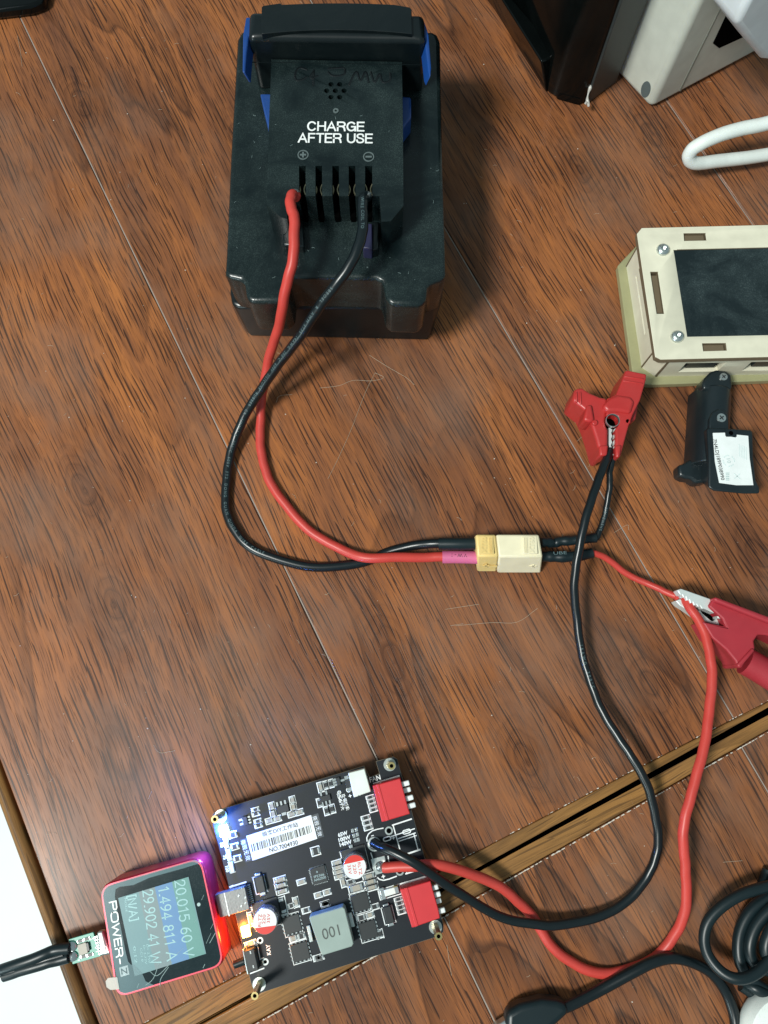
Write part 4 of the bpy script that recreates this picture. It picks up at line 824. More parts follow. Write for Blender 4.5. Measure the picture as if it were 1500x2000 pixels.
def standoff(fl_, tip, hgt):
    p = P(*fl_, ZB + .0003); mb = MB(); mb.cyl((p.x, p.y), 12.5 * KB, ZB, ZB + .0003, M_metal, 30); zt = ZB + hgt; q = P(*tip, zt); r = 7.2 * mpp(*tip, zt)
    so = MB(); n = 6; b_ = [(p.x + r * 1.0 * math.cos(i * math.pi / 3), p.y + r * math.sin(i * math.pi / 3)) for i in range(6)]
    so.cyl((p.x, p.y), r * 1.05, ZB + .0002, zt - .0004, M_brass, 6, r * 1.05, (q.x, q.y))
    so.ring((q.x, q.y), r * .52, r * 1.0, zt - .0004, zt, M_brass, 20); so.cyl((q.x, q.y), r * .52, zt - .0006, zt - .00038, M_hole, 20)
    pad = mb.build('mounting_pad', pcb); so.build('standoff', pcb)
    MB().cyl((p.x, p.y), 9 * KB, .0004, ZB - .0016, M_brass, 6).build('foot_nut', pcb)
standoff(C1(238, 715), C1(170, 752), .0125); standoff(C2(815, 135), C2(835, 150), .0080); standoff(C4(1330, 985), C4(1365, 1090), .0120); standoff(C3(670, 1400), C3(620, 1530), .0135)
def smd(c_, w, h, rot=0.0, kind='cap', hz=.0007):
    """two-terminal part with its printed outline"""
    m_ = {'cap': M_ceram, 'res': M_chipb, 'dio': M_chipb, 'fuse': M_fanw}[kind]; mb = MB()
    sbox(c_, w * .56, h * .78, rot, m_, ZB, ZB + hz, mb)
    ca, sa = math.cos(-BA - rot), math.sin(-BA - rot)
    for s_ in (-1, 1):
        d = s_ * w * .37; sbox((c_[0] + d * ca, c_[1] + d * sa), w * .2, h * .8, rot, M_solder, ZB, ZB + hz * .96, mb)
    mb.build({'cap': 'capacitor', 'res': 'resistor', 'dio': 'diode', 'fuse': 'fuse'}[kind], pcb, 0.00008 if w > 18 else 0, 1)
    sframe(c_, w * 1.14, h * 1.3, 1.9 if w > 12 else 1.4, rot)
def chip(c_, w, h, name='chip', pins=None, rot=0.0, hz=.0009, outline=True, mat=None):
    mb = MB(); sbox(c_, w, h, rot, mat or M_chipb, ZB, ZB + hz, mb); mb.build(name, pcb, 0.00012, 1)
    ca, sa = math.cos(-BA - rot), math.sin(-BA - rot)
    if pins:
        mp = MB()
        for side, n_, pw_, pl__ in pins:
            for i in range(n_):
                t = (i + .5) / n_ - .5
                if side in 'TB': dx, dy, ww, hh = t * w, (-1 if side == 'T' else 1) * (h / 2 + pl__ / 2 - 0.5), pw_, pl__
                else: dx, dy, ww, hh = (-1 if side == 'L' else 1) * (w / 2 + pl__ / 2 - 0.5), t * h, pl__, pw_
                sbox((c_[0] + dx * ca - dy * sa, c_[1] + dx * sa + dy * ca), ww, hh, rot, M_solder, ZB, ZB + .00035, mp)
        mp.build('chip_pins', pcb)
# top-left group
for q in ((300, 1010), (332, 1150), (360, 1290)):
    mb = MB(); sbox(C1(*q), 7, 19, 0, M_fanw, ZB, ZB + .0008, mb); mb.build('indicator', pcb, .0001, 1); sframe(C1(*q), 9.5, 22, 1.2)
for q in ((372, 925), (392, 1060), (422, 1195)): smd(C1(*q), 14, 9, 0, 'res')
for q, s_ in (((250, 1040), '50'), ((282, 1178), '75'), ((310, 1312), '100')): text('lettering', s_, C1(*q), BAd - 90, 6.5, ZB, M_silk, pcb, mb=silk, bold=.03)
chip(C1(510, 770), 10, 17, pins=[('R', 3, 3, 7), ('L', 2, 4, 7)])
for q in ((628, 645), (632, 690), (655, 775), (662, 820)): smd(C1(*q), 13, 6.5, 0, 'res')
chip(C1(935, 635), 24, 14, pins=[('T', 3, 3.6, 9), ('B', 1, 9, 6)])
for q, r_ in (((812, 605), 1.57), ((828, 690), 1.57), ((1045, 535), 1.57), ((1055, 610), 1.57), ((785, 770), 0), ((875, 745), 0), ((1035, 695), 0), ((1125, 670), 0)): smd(C1(*q), 13, 8.5, r_, 'cap')
smd(C1(1305, 1110), 15, 13, 0, 'res')
# top middle
smd(C1(1360, 390), 17, 8, 1.57, 'cap')
for q in ((1420, 365), (1475, 350)): smd(C1(*q), 14, 8, 1.57, 'res')
chip(C2(85, 515), 22, 11, pins=[('T', 2, 3.5, 9), ('B', 3, 3.2, 8)]); smd(C2(25, 565), 15, 8, 1.57, 'res')
for q in ((105, 655), (165, 635)): smd(C2(*q), 15, 8.5, 1.57, 'res')
chip(C2(235, 325), 8, 16, pins=[('L', 3, 4, 7), ('R', 1, 4, 9)]); chip(C2(345, 350), 11, 16, pins=[('T', 1, 8, 8), ('B', 1, 9, 8)])
mb = MB()
hd = [C2(345, 232), C2(530, 182), C2(602, 440), C2(488, 478), C2(480, 488), C2(466, 478), C2(458, 492), C2(410, 505)]
mb.prism(pp(hd, ZB + .0050), ZB, ZB + .0050, M_fanw); mb.build('fan_header', pcb, .0003, 2)
text('lettering', 'FAN', C2(648, 292), BAd, 9.5, ZB, M_silk, pcb, 22, .02, mb=silk)
for i, ch in enumerate('大于65℃'): text('t', ch, C2(285 - i * 12, 625 - i * 42), BAd - 90, 7, ZB, M_silk, pcb, 7.5, mb=silk, bold=.02)
for i, ch in enumerate('开启风扇'): text('t', ch, C2(295 + i * 14, 490 + i * 45), BAd, 7, ZB, M_silk, pcb, 7.5, mb=silk, bold=.02)
silk.ring(P(*C2(350, 420), zs)[:2], 3.2 * KB, 4.8 * KB, ZB, zs, M_silk, 16); silk.ring(P(*C2(245, 450), zs)[:2], 2.4 * KB, 3.8 * KB, ZB, zs, M_silk, 16)
text('t', '+', C2(368, 487), BAd, 6, ZB, M_silk, pcb, mb=silk, bold=.03)
for q, s_ in (((285, 915), '65W'), ((305, 968), '100W'), ((318, 1020), '140W')): text('t', s_, C2(*q), BAd, 7.6, ZB, M_silk, pcb, 19 if s_ == '65W' else 24, .035, mb=silk)
pd_ = MB()
for q in ((396, 880), (438, 868), (412, 936), (450, 922), (425, 990), (460, 980)): sbox(C2(*q), 5.5, 7.5, 0, M_solder, ZB, ZB + .00012, pd_)
pd_.build('solder_pads', pcb, .0002, 2)
def array(c_, w, h, n_):
    ca, sa = math.cos(-BA), math.sin(-BA)
    for i in range(n_):
        d = ((i + .5) / n_ - .5) * h; smd((c_[0] - d * sa, c_[1] + d * ca), w, h / n_ * .66, 0, 'res')
array(C2(612, 575), 13.5, 34, 4); array(C2(558, 790), 15, 30, 3); array(C4(930, 745), 13.5, 34, 4)
# red switches with white levers
def switch(quad, levers, short, zt=.0062):
    r_ = 0; top_ = [P(*q, ZB + zt) for q in quad]
    sb = MB().prism(top_, ZB, ZB + zt, M_redsw).build('switch_body', pcb, .0003, 2)
    a_, b_, z_, y_ = quad[0], quad[1], quad[-1], quad[-2]; lw_ = lambda p, z: P(p[0], p[1], z)
    MB().hexa([lw_(z_, ZB), lw_(y_, ZB), lw_(b_, ZB), lw_(a_, ZB)], [lw_(z_, ZB + zt - .0012), lw_(y_, ZB + zt + .0001), lw_(b_, ZB + zt + .0001), lw_(a_, ZB + zt - .0012)], M_redsw).build('sloped_face', sb)
    MB().prism([P(q[0], q[1], ZB + zt + .0002) for q in (b_, ((b_[0] * .9 + quad[2][0] * .1), (b_[1] * .9 + quad[2][1] * .1)), ((y_[0] * .9 + quad[-3][0] * .1), (y_[1] * .9 + quad[-3][1] * .1)), y_)], ZB + zt - .001, ZB + zt + .0002, M_redsw).build('ridge', sb, .0001)
    for i, q in enumerate(levers):
        L = 24 if i != short else 19
        mb = MB(); kz = mpp(*q, ZB + .005); mb.box(P(*q, ZB + .0048), L * kz, 9.5 * kz, ZB + .0030 - (.001 if i == short else 0), ZB + .0048 - (.001 if i == short else 0), BA, M_lever); mb.build('lever', sb, .0004, 3)
switch([C2(622, 375), C2(665, 362), C2(932, 288), C2(955, 370), C2(1030, 650), C2(1045, 690), C2(778, 768), C2(725, 778)], [C2(970, 357), C2(1000, 430), C2(1015, 520), C2(1040, 605)], 1)
switch([C4(930, 560), C4(985, 548), C4(1275, 462), C4(1300, 560), C4(1365, 790), C4(1382, 885), C4(1110, 980), C4(1065, 988)], [C4(1297, 550), C4(1322, 630), C4(1347, 708), C4(1374, 812)], 2)
sline(C2(625, 350), C2(930, 262), 3); sline(C4(930, 500), C4(1240, 415), 3.5)
# power input print
sline(C2(838, 818), C2(1066, 748), 2.6); sline(C2(850, 820), C2(935, 1105), 2.2); sline(C2(825, 945), C2(1100, 858), 2.0); sline(C2(905, 970), C2(1108, 905), 2.0); sline(C2(915, 998), C2(1118, 935), 1.6); sline(C2(1085, 915), C2(1135, 1095), 2.2); sline(C2(1015, 1138), C2(1162, 1092), 3.0)
arcp = [C2(560, 1000), C2(555, 960), C2(575, 915), C2(620, 880), C2(680, 862), C2(745, 850)]
for a, b in zip(arcp, arcp[1:]): sline(a, b, 2.0)
arcp = [C4(675, 425), C4(700, 448), C4(745, 458), C4(800, 445), C4(895, 412)]
for a, b in zip(arcp, arcp[1:]): sline(a, b, 2.2)
sline(C4(600, 150), C4(640, 260), 1.8); sline(C4(990, 385), C4(1128, 345), 2.6); sline(C4(1015, 335), C4(1000, 385), 2); sline(C2(795, 1165), C2(805, 1230), 2)
for q, r0_, r1_, sx in ((C2(805, 880), 5.0, 8.0, 1), (C2(1005, 890), 2.4, 4.4, 2.0), (C2(785, 972), 2.4, 4.4, 1.9), (C4(928, 355), 5.0, 8.2, 1)):
    silk.ring(P(*q, zs)[:2], r0_ * KB, r1_ * KB, ZB, ZB + .00010, M_metal if sx == 1 else M_silk, 24, sx, BA)
    silk.cyl(P(*q, zs)[:2], r0_ * KB, ZB, ZB + .00004, M_hole, 20)
for q, s_ in (((855, 960), '+'), ((620, 935), '-'), ((845, 1068), 'D-')): text('t', s_, C2(*q), BAd, 6 if s_ != '-' else 1.6, ZB, M_silk, pcb, None if s_ != '-' else 5, .03, mb=silk)
text('t', '+', C4(742, 415), BAd, 7, ZB, M_silk, pcb, mb=silk, bold=.03)
# wire pads and solder
p = P(*C2(640, 1030), ZB); mb = MB(); mb.cyl((p.x, p.y), 13.5 * KB, ZB, ZB + .0002, M_metal, 30); mb.build('wire_pad', pcb)
mb = MB(); mb.tube([p + Vector((0, 0, z)) for z in (.0001, .0007, .0014, .0019, .0021)], [11 * KB, 10.5 * KB, 8 * KB, 5 * KB, .00001], M_solder, 18); mb.build('solder_joint', pcb)
mb = MB(); sbox(C4(700, 290), 28, 30, 0, M_metal, ZB, ZB + .00025, mb); mb.build('wire_pad', pcb, .0002, 2)
mb = MB(); p = P(*C4(705, 300), ZB); mb.tube([p + Vector((0, 0, z)) for z in (.0001, .0006, .0013, .0018)], [10 * KB, 9.5 * KB, 6 * KB, .00001], M_solder, 16); mb.build('solder_joint', pcb)
# cans
def can(cb, ctop, rpx, hz, redside, rot, lines):
    pb_ = P(*cb, ZB); ptp = P(*ctop, ZB + hz); r = rpx * mpp(*ctop, ZB + hz); mb = MB(); sbox(cb, rpx * 2.05, rpx * 2.05, 0, M_chipb, ZB, ZB + .0007, mb); mb.build('can_base', pcb, .0002, 1)
    n = 40; vs = []; fs = []; prof = [(.97, .0007), (.97, .0014), (.90, .0019), (.99, .0026), (1.0, hz - .0005), (.96, hz - .0001), (.93, hz)]
    for rr, zz in prof:
        cx_ = pb_.lerp(ptp, zz / hz); vs += [(ptp.x + r * rr * math.cos(2 * math.pi * i / n), ptp.y + r * rr * math.sin(2 * math.pi * i / n), ZB + zz) for i in range(n)]
    for j in range(len(prof) - 1):
        for i in range(n): fs.append([j * n + i, j * n + (i + 1) % n, (j + 1) * n + (i + 1) % n, (j + 1) * n + i])
    fs.append([(len(prof) - 1) * n + i for i in range(n)]); cn = MB().add(vs, fs, M_alcan).build('electrolytic_can', pcb)
    mb = MB(); mb.cyl((ptp.x, ptp.y), r * .93, ZB + hz, ZB + hz + .00005, M_cantop, 40); mb.build('can_top', cn)
    a0_, a1_ = redside; pts = [(ptp.x + r * .93 * math.cos(a), ptp.y + r * .93 * math.sin(a)) for a in [a0_ + (a1_ - a0_) * i / 16 for i in range(17)]]
    MB().prism([Vector((x, y, 0)) for x, y in pts], ZB + hz, ZB + hz + .0001, M_canred).build('polarity_band', cn)
    kz = mpp(*ctop, ZB + hz)
    for s_, dx, dy in lines: text('lettering', s_, (ctop[0] + dx, ctop[1] + dy), rot, 6, ZB + hz + .00006, M_canred, cn, len(s_) * 5.6)
can(C4(425, 230), C4(420, 308), 23.5, .0062, (math.radians(35), math.radians(168)), BAd - 95, [('RLTZ', 10, 3), ('220', 0, 4), ('35V', -10, 5)])
can(C3(760, 600), C3(735, 690), 24.5, .0068, (math.radians(212), math.radians(342)), BAd + 74, [('RLTZ', -10, -2), ('220', -2, -4), ('35V', 7, -6)])
sframe(C4(425, 240), 49, 50, 2.2); sframe(C3(750, 620), 50, 48, 2.2)
mb = MB(); sbox(C3(718, 480), 7, 10, 0, M_solder, ZB, ZB + .0006, mb); sbox(C4(378, 80), 8, 8, 0, M_solder, ZB, ZB + .0006, mb); mb.build('can_tabs', pcb, .0002)
# label and films
lq = [C1(525, 940), C1(1255, 703), C1(1325, 970), C1(595, 1217)]
st_ = MB().prism(pp(lq, ZB + .0002), ZB, ZB + .0002, M_sticker).build('barcode_label', pcb)
zl = ZB + .0002; text('lettering', '极客DIY工作站', C1(905, 865), BAd, 9, zl, M_ink, st_, 72, .005)
text('lettering', 'NO.7004930', C1(945, 1055), BAd, 8.5, zl, M_ink, st_, 57, .01)
mb = MB(); random.seed(11); x = 0.0; c0 = C1(590, 1075); c1b = C1(1255, 858); tot = 1.0
while x < 1.0:
    w_ = random.choice((.006, .006, .011, .016)); cc_ = (c0[0] + (c1b[0] - c0[0]) * x, c0[1] + (c1b[1] - c0[1]) * x)
    mb.box(P(cc_[0], cc_[1], zl), w_ * 118 * KB, 14.5 * KB, zl, zl + .00004, BA, M_ink); x += w_ + random.choice((.008, .008, .013, .019))
mb.build('barcode', st_, smooth_=False)
for l, ctrs in (([C1(462, 985), C1(525, 965), C1(590, 1215), C1(520, 1235)], (C1(492, 1010), C1(508, 1065), C1(525, 1125), C1(545, 1185))), ([C1(1262, 705), C1(1335, 682), C1(1402, 945), C1(1330, 968)], (C1(1300, 740), C1(1318, 795), C1(1335, 855), C1(1352, 915)))):
    f_ = MB().prism(pp(l, ZB + .0001), ZB, ZB + .0001, M_film).build('seal_film', pcb)
    for ch, q in zip('撕毁无效', ctrs): text('lettering', ch, q, BAd - 90, 9, ZB + .0001, M_silk, f_, 8.5)
# main controller chip
chip(C1(1342, 1378), 29, 30, pins=[('L', 10, 1.6, 3), ('R', 10, 1.6, 3), ('T', 10, 1.6, 3), ('B', 10, 1.6, 3)])
for s_, q in (('Φ', (1322, 1345)), ('IP2366', (1345, 1385)), ('AA62000', (1355, 1420))): text('lettering', s_, C1(*q), BAd, 4.5, ZB + .0009, M_fgrey, pcb, len(s_) * 3.4)
# diodes
for q in (C3(680, 275), C4(800, 850)):
    mb = MB(); sbox(q, 17, 31, 0, M_chipb, ZB, ZB + .0021, mb); dd_ = mb.build('diode', pcb, .0003, 2)
    for s_ in (-1, 1):
        ca, sa = math.cos(-BA), math.sin(-BA); d = s_ * 18.5; mb = MB(); sbox((q[0] - d * sa, q[1] + d * ca), 12, 7, 0, M_solder, ZB, ZB + .0011, mb); mb.build('lead', dd_, .0002)
    sframe(q, 22, 34, 1.6)
for q in ((905, 220), (915, 285), (930, 350)): smd(C3(*q), 21, 9, 0, 'cap', .0010)
smd(C3(1145, 245), 15, 8, 0, 'cap'); smd(C3(1335, 395), 13, 8, 0, 'cap'); smd(C3(1435, 362), 13, 8, 0, 'cap'); smd(C3(1415, 495), 14, 8, 0, 'res')
smd(C3(932, 515), 30, 12, 1.57, 'res'); smd(C3(1085, 475), 17, 8, 1.57, 'cap'); smd(C3(1032, 515), 12, 7, 0, 'res')
smd(C3(1198, 567), 14, 8, 0, 'res'); smd(C3(1055, 885), 13, 9, 0, 'cap'); smd(C3(1145, 858), 13, 9, 0, 'res'); smd(C3(1328, 1100), 15, 8, 0, 'res')
for q in (C3(1040, 725), C3(1132, 1035), C4(482, 705), C4(572, 1022)):
    chip(q, 33, 31, pins=[('L', 4, 3, 4), ('R', 4, 4, 4), ('T', 4, 3.5, 4), ('B', 4, 3.5, 4)], hz=.0008)
    sframe(q, 35, 42, 1.2)
# inductor
mb = MB(); mb.prism(pp([C3(1232, 655), C3(1245, 635), C4(285, 757), C4(310, 780), C4(408, 1170), C4(390, 1205), C4(75, 1300), C4(45, 1300)], ZB + .0052), ZB + .0003, ZB + .0052, M_induct)
ind = mb.build('inductor', pcb, .0006, 3)
text('lettering', '100', C4(150, 1042), BAd + 180, 20, ZB + .0052, plastic('engraving', (0.075, 0.085, 0.078), 0.6), ind, 34)
mb = MB(); sbox(C4(382, 905), 8, 26, 0, M_metal, ZB, ZB + .0012, mb); mb.build('terminal', ind, .0002); mb = MB(); sbox(C3(1240, 830), 7, 30, 0, M_metal, ZB, ZB + .0012, mb); mb.build('terminal', ind, .0002)
# small parts around the upper can
for q in ((222, 258), (232, 312), (238, 362), (250, 412)): smd(C4(*q), 18, 7.5, 0, 'cap')
smd(C4(290, 480), 17, 7.5, 1.57, 'cap'); smd(C4(372, 478), 15, 7, 0, 'res'); smd(C4(438, 545), 27, 14, 0, 'cap', .0012)
for q in ((582, 412), (600, 475), (612, 540)): smd(C4(*q), 22, 9, 0, 'cap', .0011)
smd(C4(642, 758), 15, 8, 0, 'res'); smd(C4(492, 882), 16, 9, 0, 'res'); smd(C4(590, 850), 14, 8, 0, 'cap'); smd(C4(705, 1062), 14, 9, 1.57, 'res'); smd(C4(25, 1330), 14, 7, 0, 'res'); smd(C4(85, 722), 15, 8, 0, 'res')
smd(C4(815, 590), 38, 15, 0, 'fuse', .0016)
mb = MB(); sbox(C4(735, 612), 11, 22, 0, M_solder, ZB, ZB + .0013, mb); sbox(C4(888, 562), 9, 14, 0, M_brass, ZB, ZB + .0015, mb); mb.build('fuse_caps', pcb, .0003)
# connector socket
ZU = ZB + .0036
us = MB().prism(pp([C3(170, 398), C3(180, 388), C3(500, 300), C3(512, 312), C3(562, 545), C3(552, 560), C3(235, 652), C3(222, 640)], ZU), ZB + .0002, ZU, M_steel).build('usb_socket', pcb, .0010, 4)
MB().prism(pp([C3(272, 368), C3(280, 366), C3(338, 630), C3(328, 633)], ZU + .0001), ZU - .001, ZU + .00012, M_metal).build('shell_seam', us)
for q in ((440, 400), (515, 420), (470, 515), (515, 480)):
    mb = MB(); p = P(*C3(*q), ZU); mb.box(p, 4.5 * KB, 2.5 * KB, ZU - .0002, ZU + .0002, BA + .9, M_solder); mb.build('spring_tab', us)
pn = MB()
for i in range(13): q = C3(540 + i * 5.2, 285 + i * 22); sbox(q, 9, 2.0, 0, M_solder, ZB, ZB + .0004, pn)
pn.build('socket_pins', us)
sline(C3(350, 300), C3(525, 248), 3); sline(C3(335, 310), C3(380, 290), 4)
# button
bq = C3(575, 1135); mb = MB(); sbox(bq, 22, 39, 0, M_chipb, ZB, ZB + .0034, mb); bt_ = mb.build('push_button', pcb, .0003, 2)
mb = MB(); sbox(C3(515, 1150), 3, 44, 0, M_solder, ZB, ZB + .0036, mb); mb.build('button_frame', bt_, .0002)
a_, b_ = P(*C3(505, 1135), ZB + .0018), P(*C3(385, 1182), ZB + .0018); MB().tube([a_, a_.lerp(b_, .5), a_.lerp(b_, .96), b_], [.0013, .0013, .00125, .0009], M_blkt, 18).build('plunger', bt_)
for q in ((572, 1040), (605, 1200)): mb = MB(); sbox(C3(*q), 2.5, 5, 0, M_solder, ZB + .0033, ZB + .0036, mb); mb.build('button_lug', bt_)
for q in ((680, 905), (740, 1145)): silk.ring(P(*C3(*q), zs)[:2], 3.2 * KB, 6.2 * KB, ZB, ZB + .0001, M_metal, 22); silk.cyl(P(*C3(*q), zs)[:2], 3.2 * KB, ZB, ZB + .00004, M_hole, 16)
sline(C3(650, 975), C3(685, 1115), 1.6); sline(C3(685, 1115), C3(725, 1100), 1.6); sline(C3(570, 1275), C3(725, 1220), 2.2); sline(C3(520, 985), C3(640, 935), 2.2)
smd(C3(575, 945), 20, 9, 0.05, 'cap'); smd(C3(578, 665), 24, 8, 1.57, 'cap')
text('t', 'KAY', C3(775, 1008), BAd + 84, 8, ZB, M_silk, pcb, 19, .02, mb=silk)
silk.build('silkscreen', pcb, smooth_=False)
# the two lit diodes
for q, mat, colr, e in ((C1(268, 885), M_ledw, (0.07, 0.22, 1.0), 0.10), (C3(515, 808), M_ledo, (1.0, 0.28, 0.03), 0.016)):
    mb = MB(); sbox(q, 16, 20, 0, mat, ZB, ZB + .0014, mb); o = mb.build('led', pcb, .0002, 2); o['label'] = 'glowing blue white led' if mat is M_ledw else 'glowing amber led'
    for dz, en in ((.0032, e),):
        l = bpy.data.lights.new('led_glow', 'POINT'); l.energy = en; l.color = colr; l.shadow_soft_size = .0012; lo = bpy.data.objects.new('led_glow', l); COL.objects.link(lo); lo.location = P(q[0] - 9, q[1], ZB + dz)
# ------------------------------------------------------------------ power meter
k6 = crop(180, 1620, 5.357)
pm = thing('power_meter', 'red rimmed square meter whose lit screen reads 20.01560V', 'meter', P(320, 1810, 0))
ZM = .0160
def rq(c4_, r, n=6):
    out = []; m_ = len(c4_)
    for i in range(m_):
        p0, p1, p2 = Vector(c4_[i - 1]), Vector(c4_[i]), Vector(c4_[(i + 1) % m_]); a, b = (p0 - p1).normalized(), (p2 - p1).normalized()
        for k in range(n + 1):
            t = k / n; s0, s1 = p1 + a * r, p1 + b * r; out.append(tuple(s0 * (1 - t) ** 2 + p1 * 2 * t * (1 - t) + s1 * t ** 2))
    return out
q4 = [k6(68, 588), k6(1145, 278), k6(1395, 1430), k6(250, 1778)]
MB().prism(pp(rq(q4, 26), ZM), .0012, ZM, M_meter).build('case', pm, .0013, 4)
cxm, cym = sum(a for a, b in q4) / 4, sum(b for a, b in q4) / 4
qi = [(cxm + (a - cxm) * .952, cym + (b - cym) * .952) for a, b in q4]
M_rim = plastic('polished_rim', (0.42, 0.050, 0.075), 0.36, metal=0.5)
qr = [(cxm + (a - cxm) * .978, cym + (b - cym) * .978) for a, b in q4]
MB().prism(pp(rq(qr, 24), ZM + .00012), ZM - .0005, ZM + .00012, M_rim).build('rim', pm)
gl = MB().prism(pp(rq(qi, 23), ZM + .0002), ZM - .001, ZM + .0002, M_glass).build('front_glass', pm, .0001, 1)
MA = math.degrees(math.atan2(-(278 - 588), 1145 - 68)); zg = ZM + .0002
def pq(l, name, mat, lift=.00006, par=None): return MB().prism(pp([k6(*q) for q in l], zg + lift), zg, zg + lift, mat).build(name, par or pm, smooth_=False)
scn = pq([(272, 718), (1008, 496), (1192, 1300), (445, 1535)], 'display', M_lcd_t, .00003)
def edge(f0, f1):   # strips of the display between fractions of its width
    A, B, C, D = (272, 718), (1008, 496), (1192, 1300), (445, 1535); L = lambda p, q, t: (p[0] + (q[0] - p[0]) * t, p[1] + (q[1] - p[1]) * t)
    return [L(A, B, f0), L(A, B, f1), L(D, C, f1), L(D, C, f0)]
pq(edge(.765, .985), 'reading_band', M_lcd_g, .00006, scn); pq(edge(.52, .765), 'reading_band', M_lcd_b, .00007, scn); pq(edge(.29, .52), 'reading_band', M_lcd_s, .00005, scn)
for s_, q, w_, h_ in (('20.015 60 V', (965, 925), 137, 15), ('1.494 811 A', (792, 980), 132, 15), ('29.902 41 W', (625, 1015), 132, 15), ('[N/A]', (425, 820), 44, 11)): stroke_text('lettering', s_, k6(*q), MA - 95, h_ + 4, zg + .00008, M_lcd_f, scn, w_, 2.4)
for s_, q, w_, h_ in (('D+ 2.75V', (590, 1300), 34, 4), ('D- 2.72V', (555, 1310), 34, 4), ('CC1 0', (520, 1310), 24, 4), ('0:12', (452, 1310), 30, 5), ('MODE', (355, 790), 26, 4)):
    text('lettering', s_, k6(*q), MA - 95, h_, zg + .00008, M_lcd_f, scn, w_)
M_pfilm = trans('protective_film_haze', (0.20, 0.36, 0.40), 0.26)  # film whose tint also paints the haze reflected in the glass
ff = [(120, 610), (330, 530), (1080, 318), (1128, 345), (1100, 362), (960, 405), (600, 505), (430, 582), (290, 600), (245, 625), (238, 700), (258, 830), (300, 1030), (352, 1290), (375, 1380), (400, 1412), (440, 1420), (520, 1500), (560, 1590), (650, 1630), (345, 1722), (290, 1700), (262, 1600), (95, 660)]
MB().prism(pp([k6(*q) for q in ff], zg + .00016), zg + .00010, zg + .00016, M_pfilm).build('protective_film_haze', pm, smooth_=False)
pq([(272, 718), (1008, 496), (1192, 1300), (445, 1535)], 'display_haze_tint', trans('display_haze_tint', (0.24, 0.36, 0.38), 0.34), .00024)  # tinted sheet painting reflected haze over the display
# maker's name and boxed letter
stroke_text('lettering', 'POWER-', k6(258, 1075), -77.5, 13, zg, M_white, pm, 112, 2.5, .0002)
bx = MB(); p = P(*k6(335, 1482), zg + .00005); kz = mpp(240, 1897, zg); bx.box(p, 17 * kz, 17 * kz, zg, zg + .00005, math.radians(MA), M_white); bx.build('logo_box', pm)
stroke_text('lettering', 'Z', k6(335, 1482), -77.5, 9.5, zg + .00006, M_glass, pm, 9, 1.8)
mb = MB(); p = P(*k6(1115, 785), zg); mb.cyl((p.x, p.y), 3.4 * kz, zg, zg + .00004, M_fgrey, 20); mb.build('light_sensor', pm)
MB().prism(pp([k6(262, 1545), k6(165, 1555), k6(140, 1590), k6(150, 1650), k6(190, 1680), k6(285, 1672)], zg + .0003), zg + .00008, zg + .0003, M_tape).build('film_tab', pm)
mb = MB(); random.seed(5)
for i in range(26):
    x, y = random.uniform(250, 1250), random.uniform(350, 1650); L = random.uniform(20, 130); a = random.uniform(-1.2, -0.7)
    if y < 560 + (1100 - x) * .2 or y > 1600 - (x - 300) * .25: continue
    p0, p1 = P(*k6(x, y), zg + .0001), P(*k6(x + L * math.cos(a), y - L * math.sin(a) * -1), zg + .0001); mb.tube([p0, p1], .00005, M_fgrey, 4)
for l in ([(600, 1480), (680, 1530), (800, 1420), (840, 1385)], [(560, 1630), (640, 1560), (700, 1400)], [(710, 1640), (720, 1560), (800, 1440)], [(470, 1660), (490, 1610)], [(1160, 1450), (1180, 1410)], [(1230, 1190), (1290, 1080)]):
    mb.tube(crom([P(*k6(*q), zg + .0001) for q in l], 4), .00009, M_fgrey, 4)
mb.build('scratches', pm)
a_, b_ = P(*k6(1300, 800), .0102), P(*k6(1210, 830), .0102)
# ------------------------------------------------------------------ small green plug board with its cable
kb = crop(0, 1480, 3.846)
gp = thing('plug_board', 'tiny green circuit board on a metal plug at the meter edge', 'plug board', P(165, 1850, 0))
ZG = .0085
MB().prism(pp([kb(515, 1365), kb(700, 1310), kb(760, 1490), kb(545, 1552)], ZG), ZG - .001, ZG, M_green).build('board', gp, .0001, 1)
MB().prism(pp([kb(722, 1312), kb(772, 1298), kb(830, 1455), kb(835, 1480), kb(748, 1494)], ZG + .0014), ZG - .0018, ZG + .0014, M_metal).build('plug_shell', gp, .0008, 3)
MB().prism(pp([kb(735, 1318), kb(765, 1312), kb(800, 1455), kb(765, 1465)], ZG + .0017), ZG, ZG + .0017, M_lever).build('plug_insulator', gp, .0002)
GA = math.radians(17); kz = mpp(165, 1850, ZG)
mb = MB().box(P(*kb(627, 1432), ZG), 17 * kz, 20 * kz, ZG, ZG + .0008, GA, M_ceram); mb.build('chip', gp, .0001)
mb = MB().box(P(*kb(666, 1415), ZG), 5 * kz, 15 * kz, ZG, ZG + .0009, GA, M_chipb); mb.build('chip', gp, .0001)
mb = MB()
for i in range(7): mb.box(P(*kb(722 + i * 5.5, 1345 + i * 21), ZG), 6 * kz, 2.2 * kz, ZG, ZG + .0003, GA, M_solder)
mb.build('pins', gp)
for q in ((605, 1375), (655, 1358), (632, 1490), (680, 1478)):
    mb = MB().box(P(*kb(*q), ZG), 9 * kz, 5 * kz, ZG, ZG + .0005, GA, M_chipb); mb.box(P(*kb(*q), ZG), 12 * kz, 4 * kz, ZG, ZG + .0004, GA, M_solder); mb.build('resistor', gp)
mb = MB()
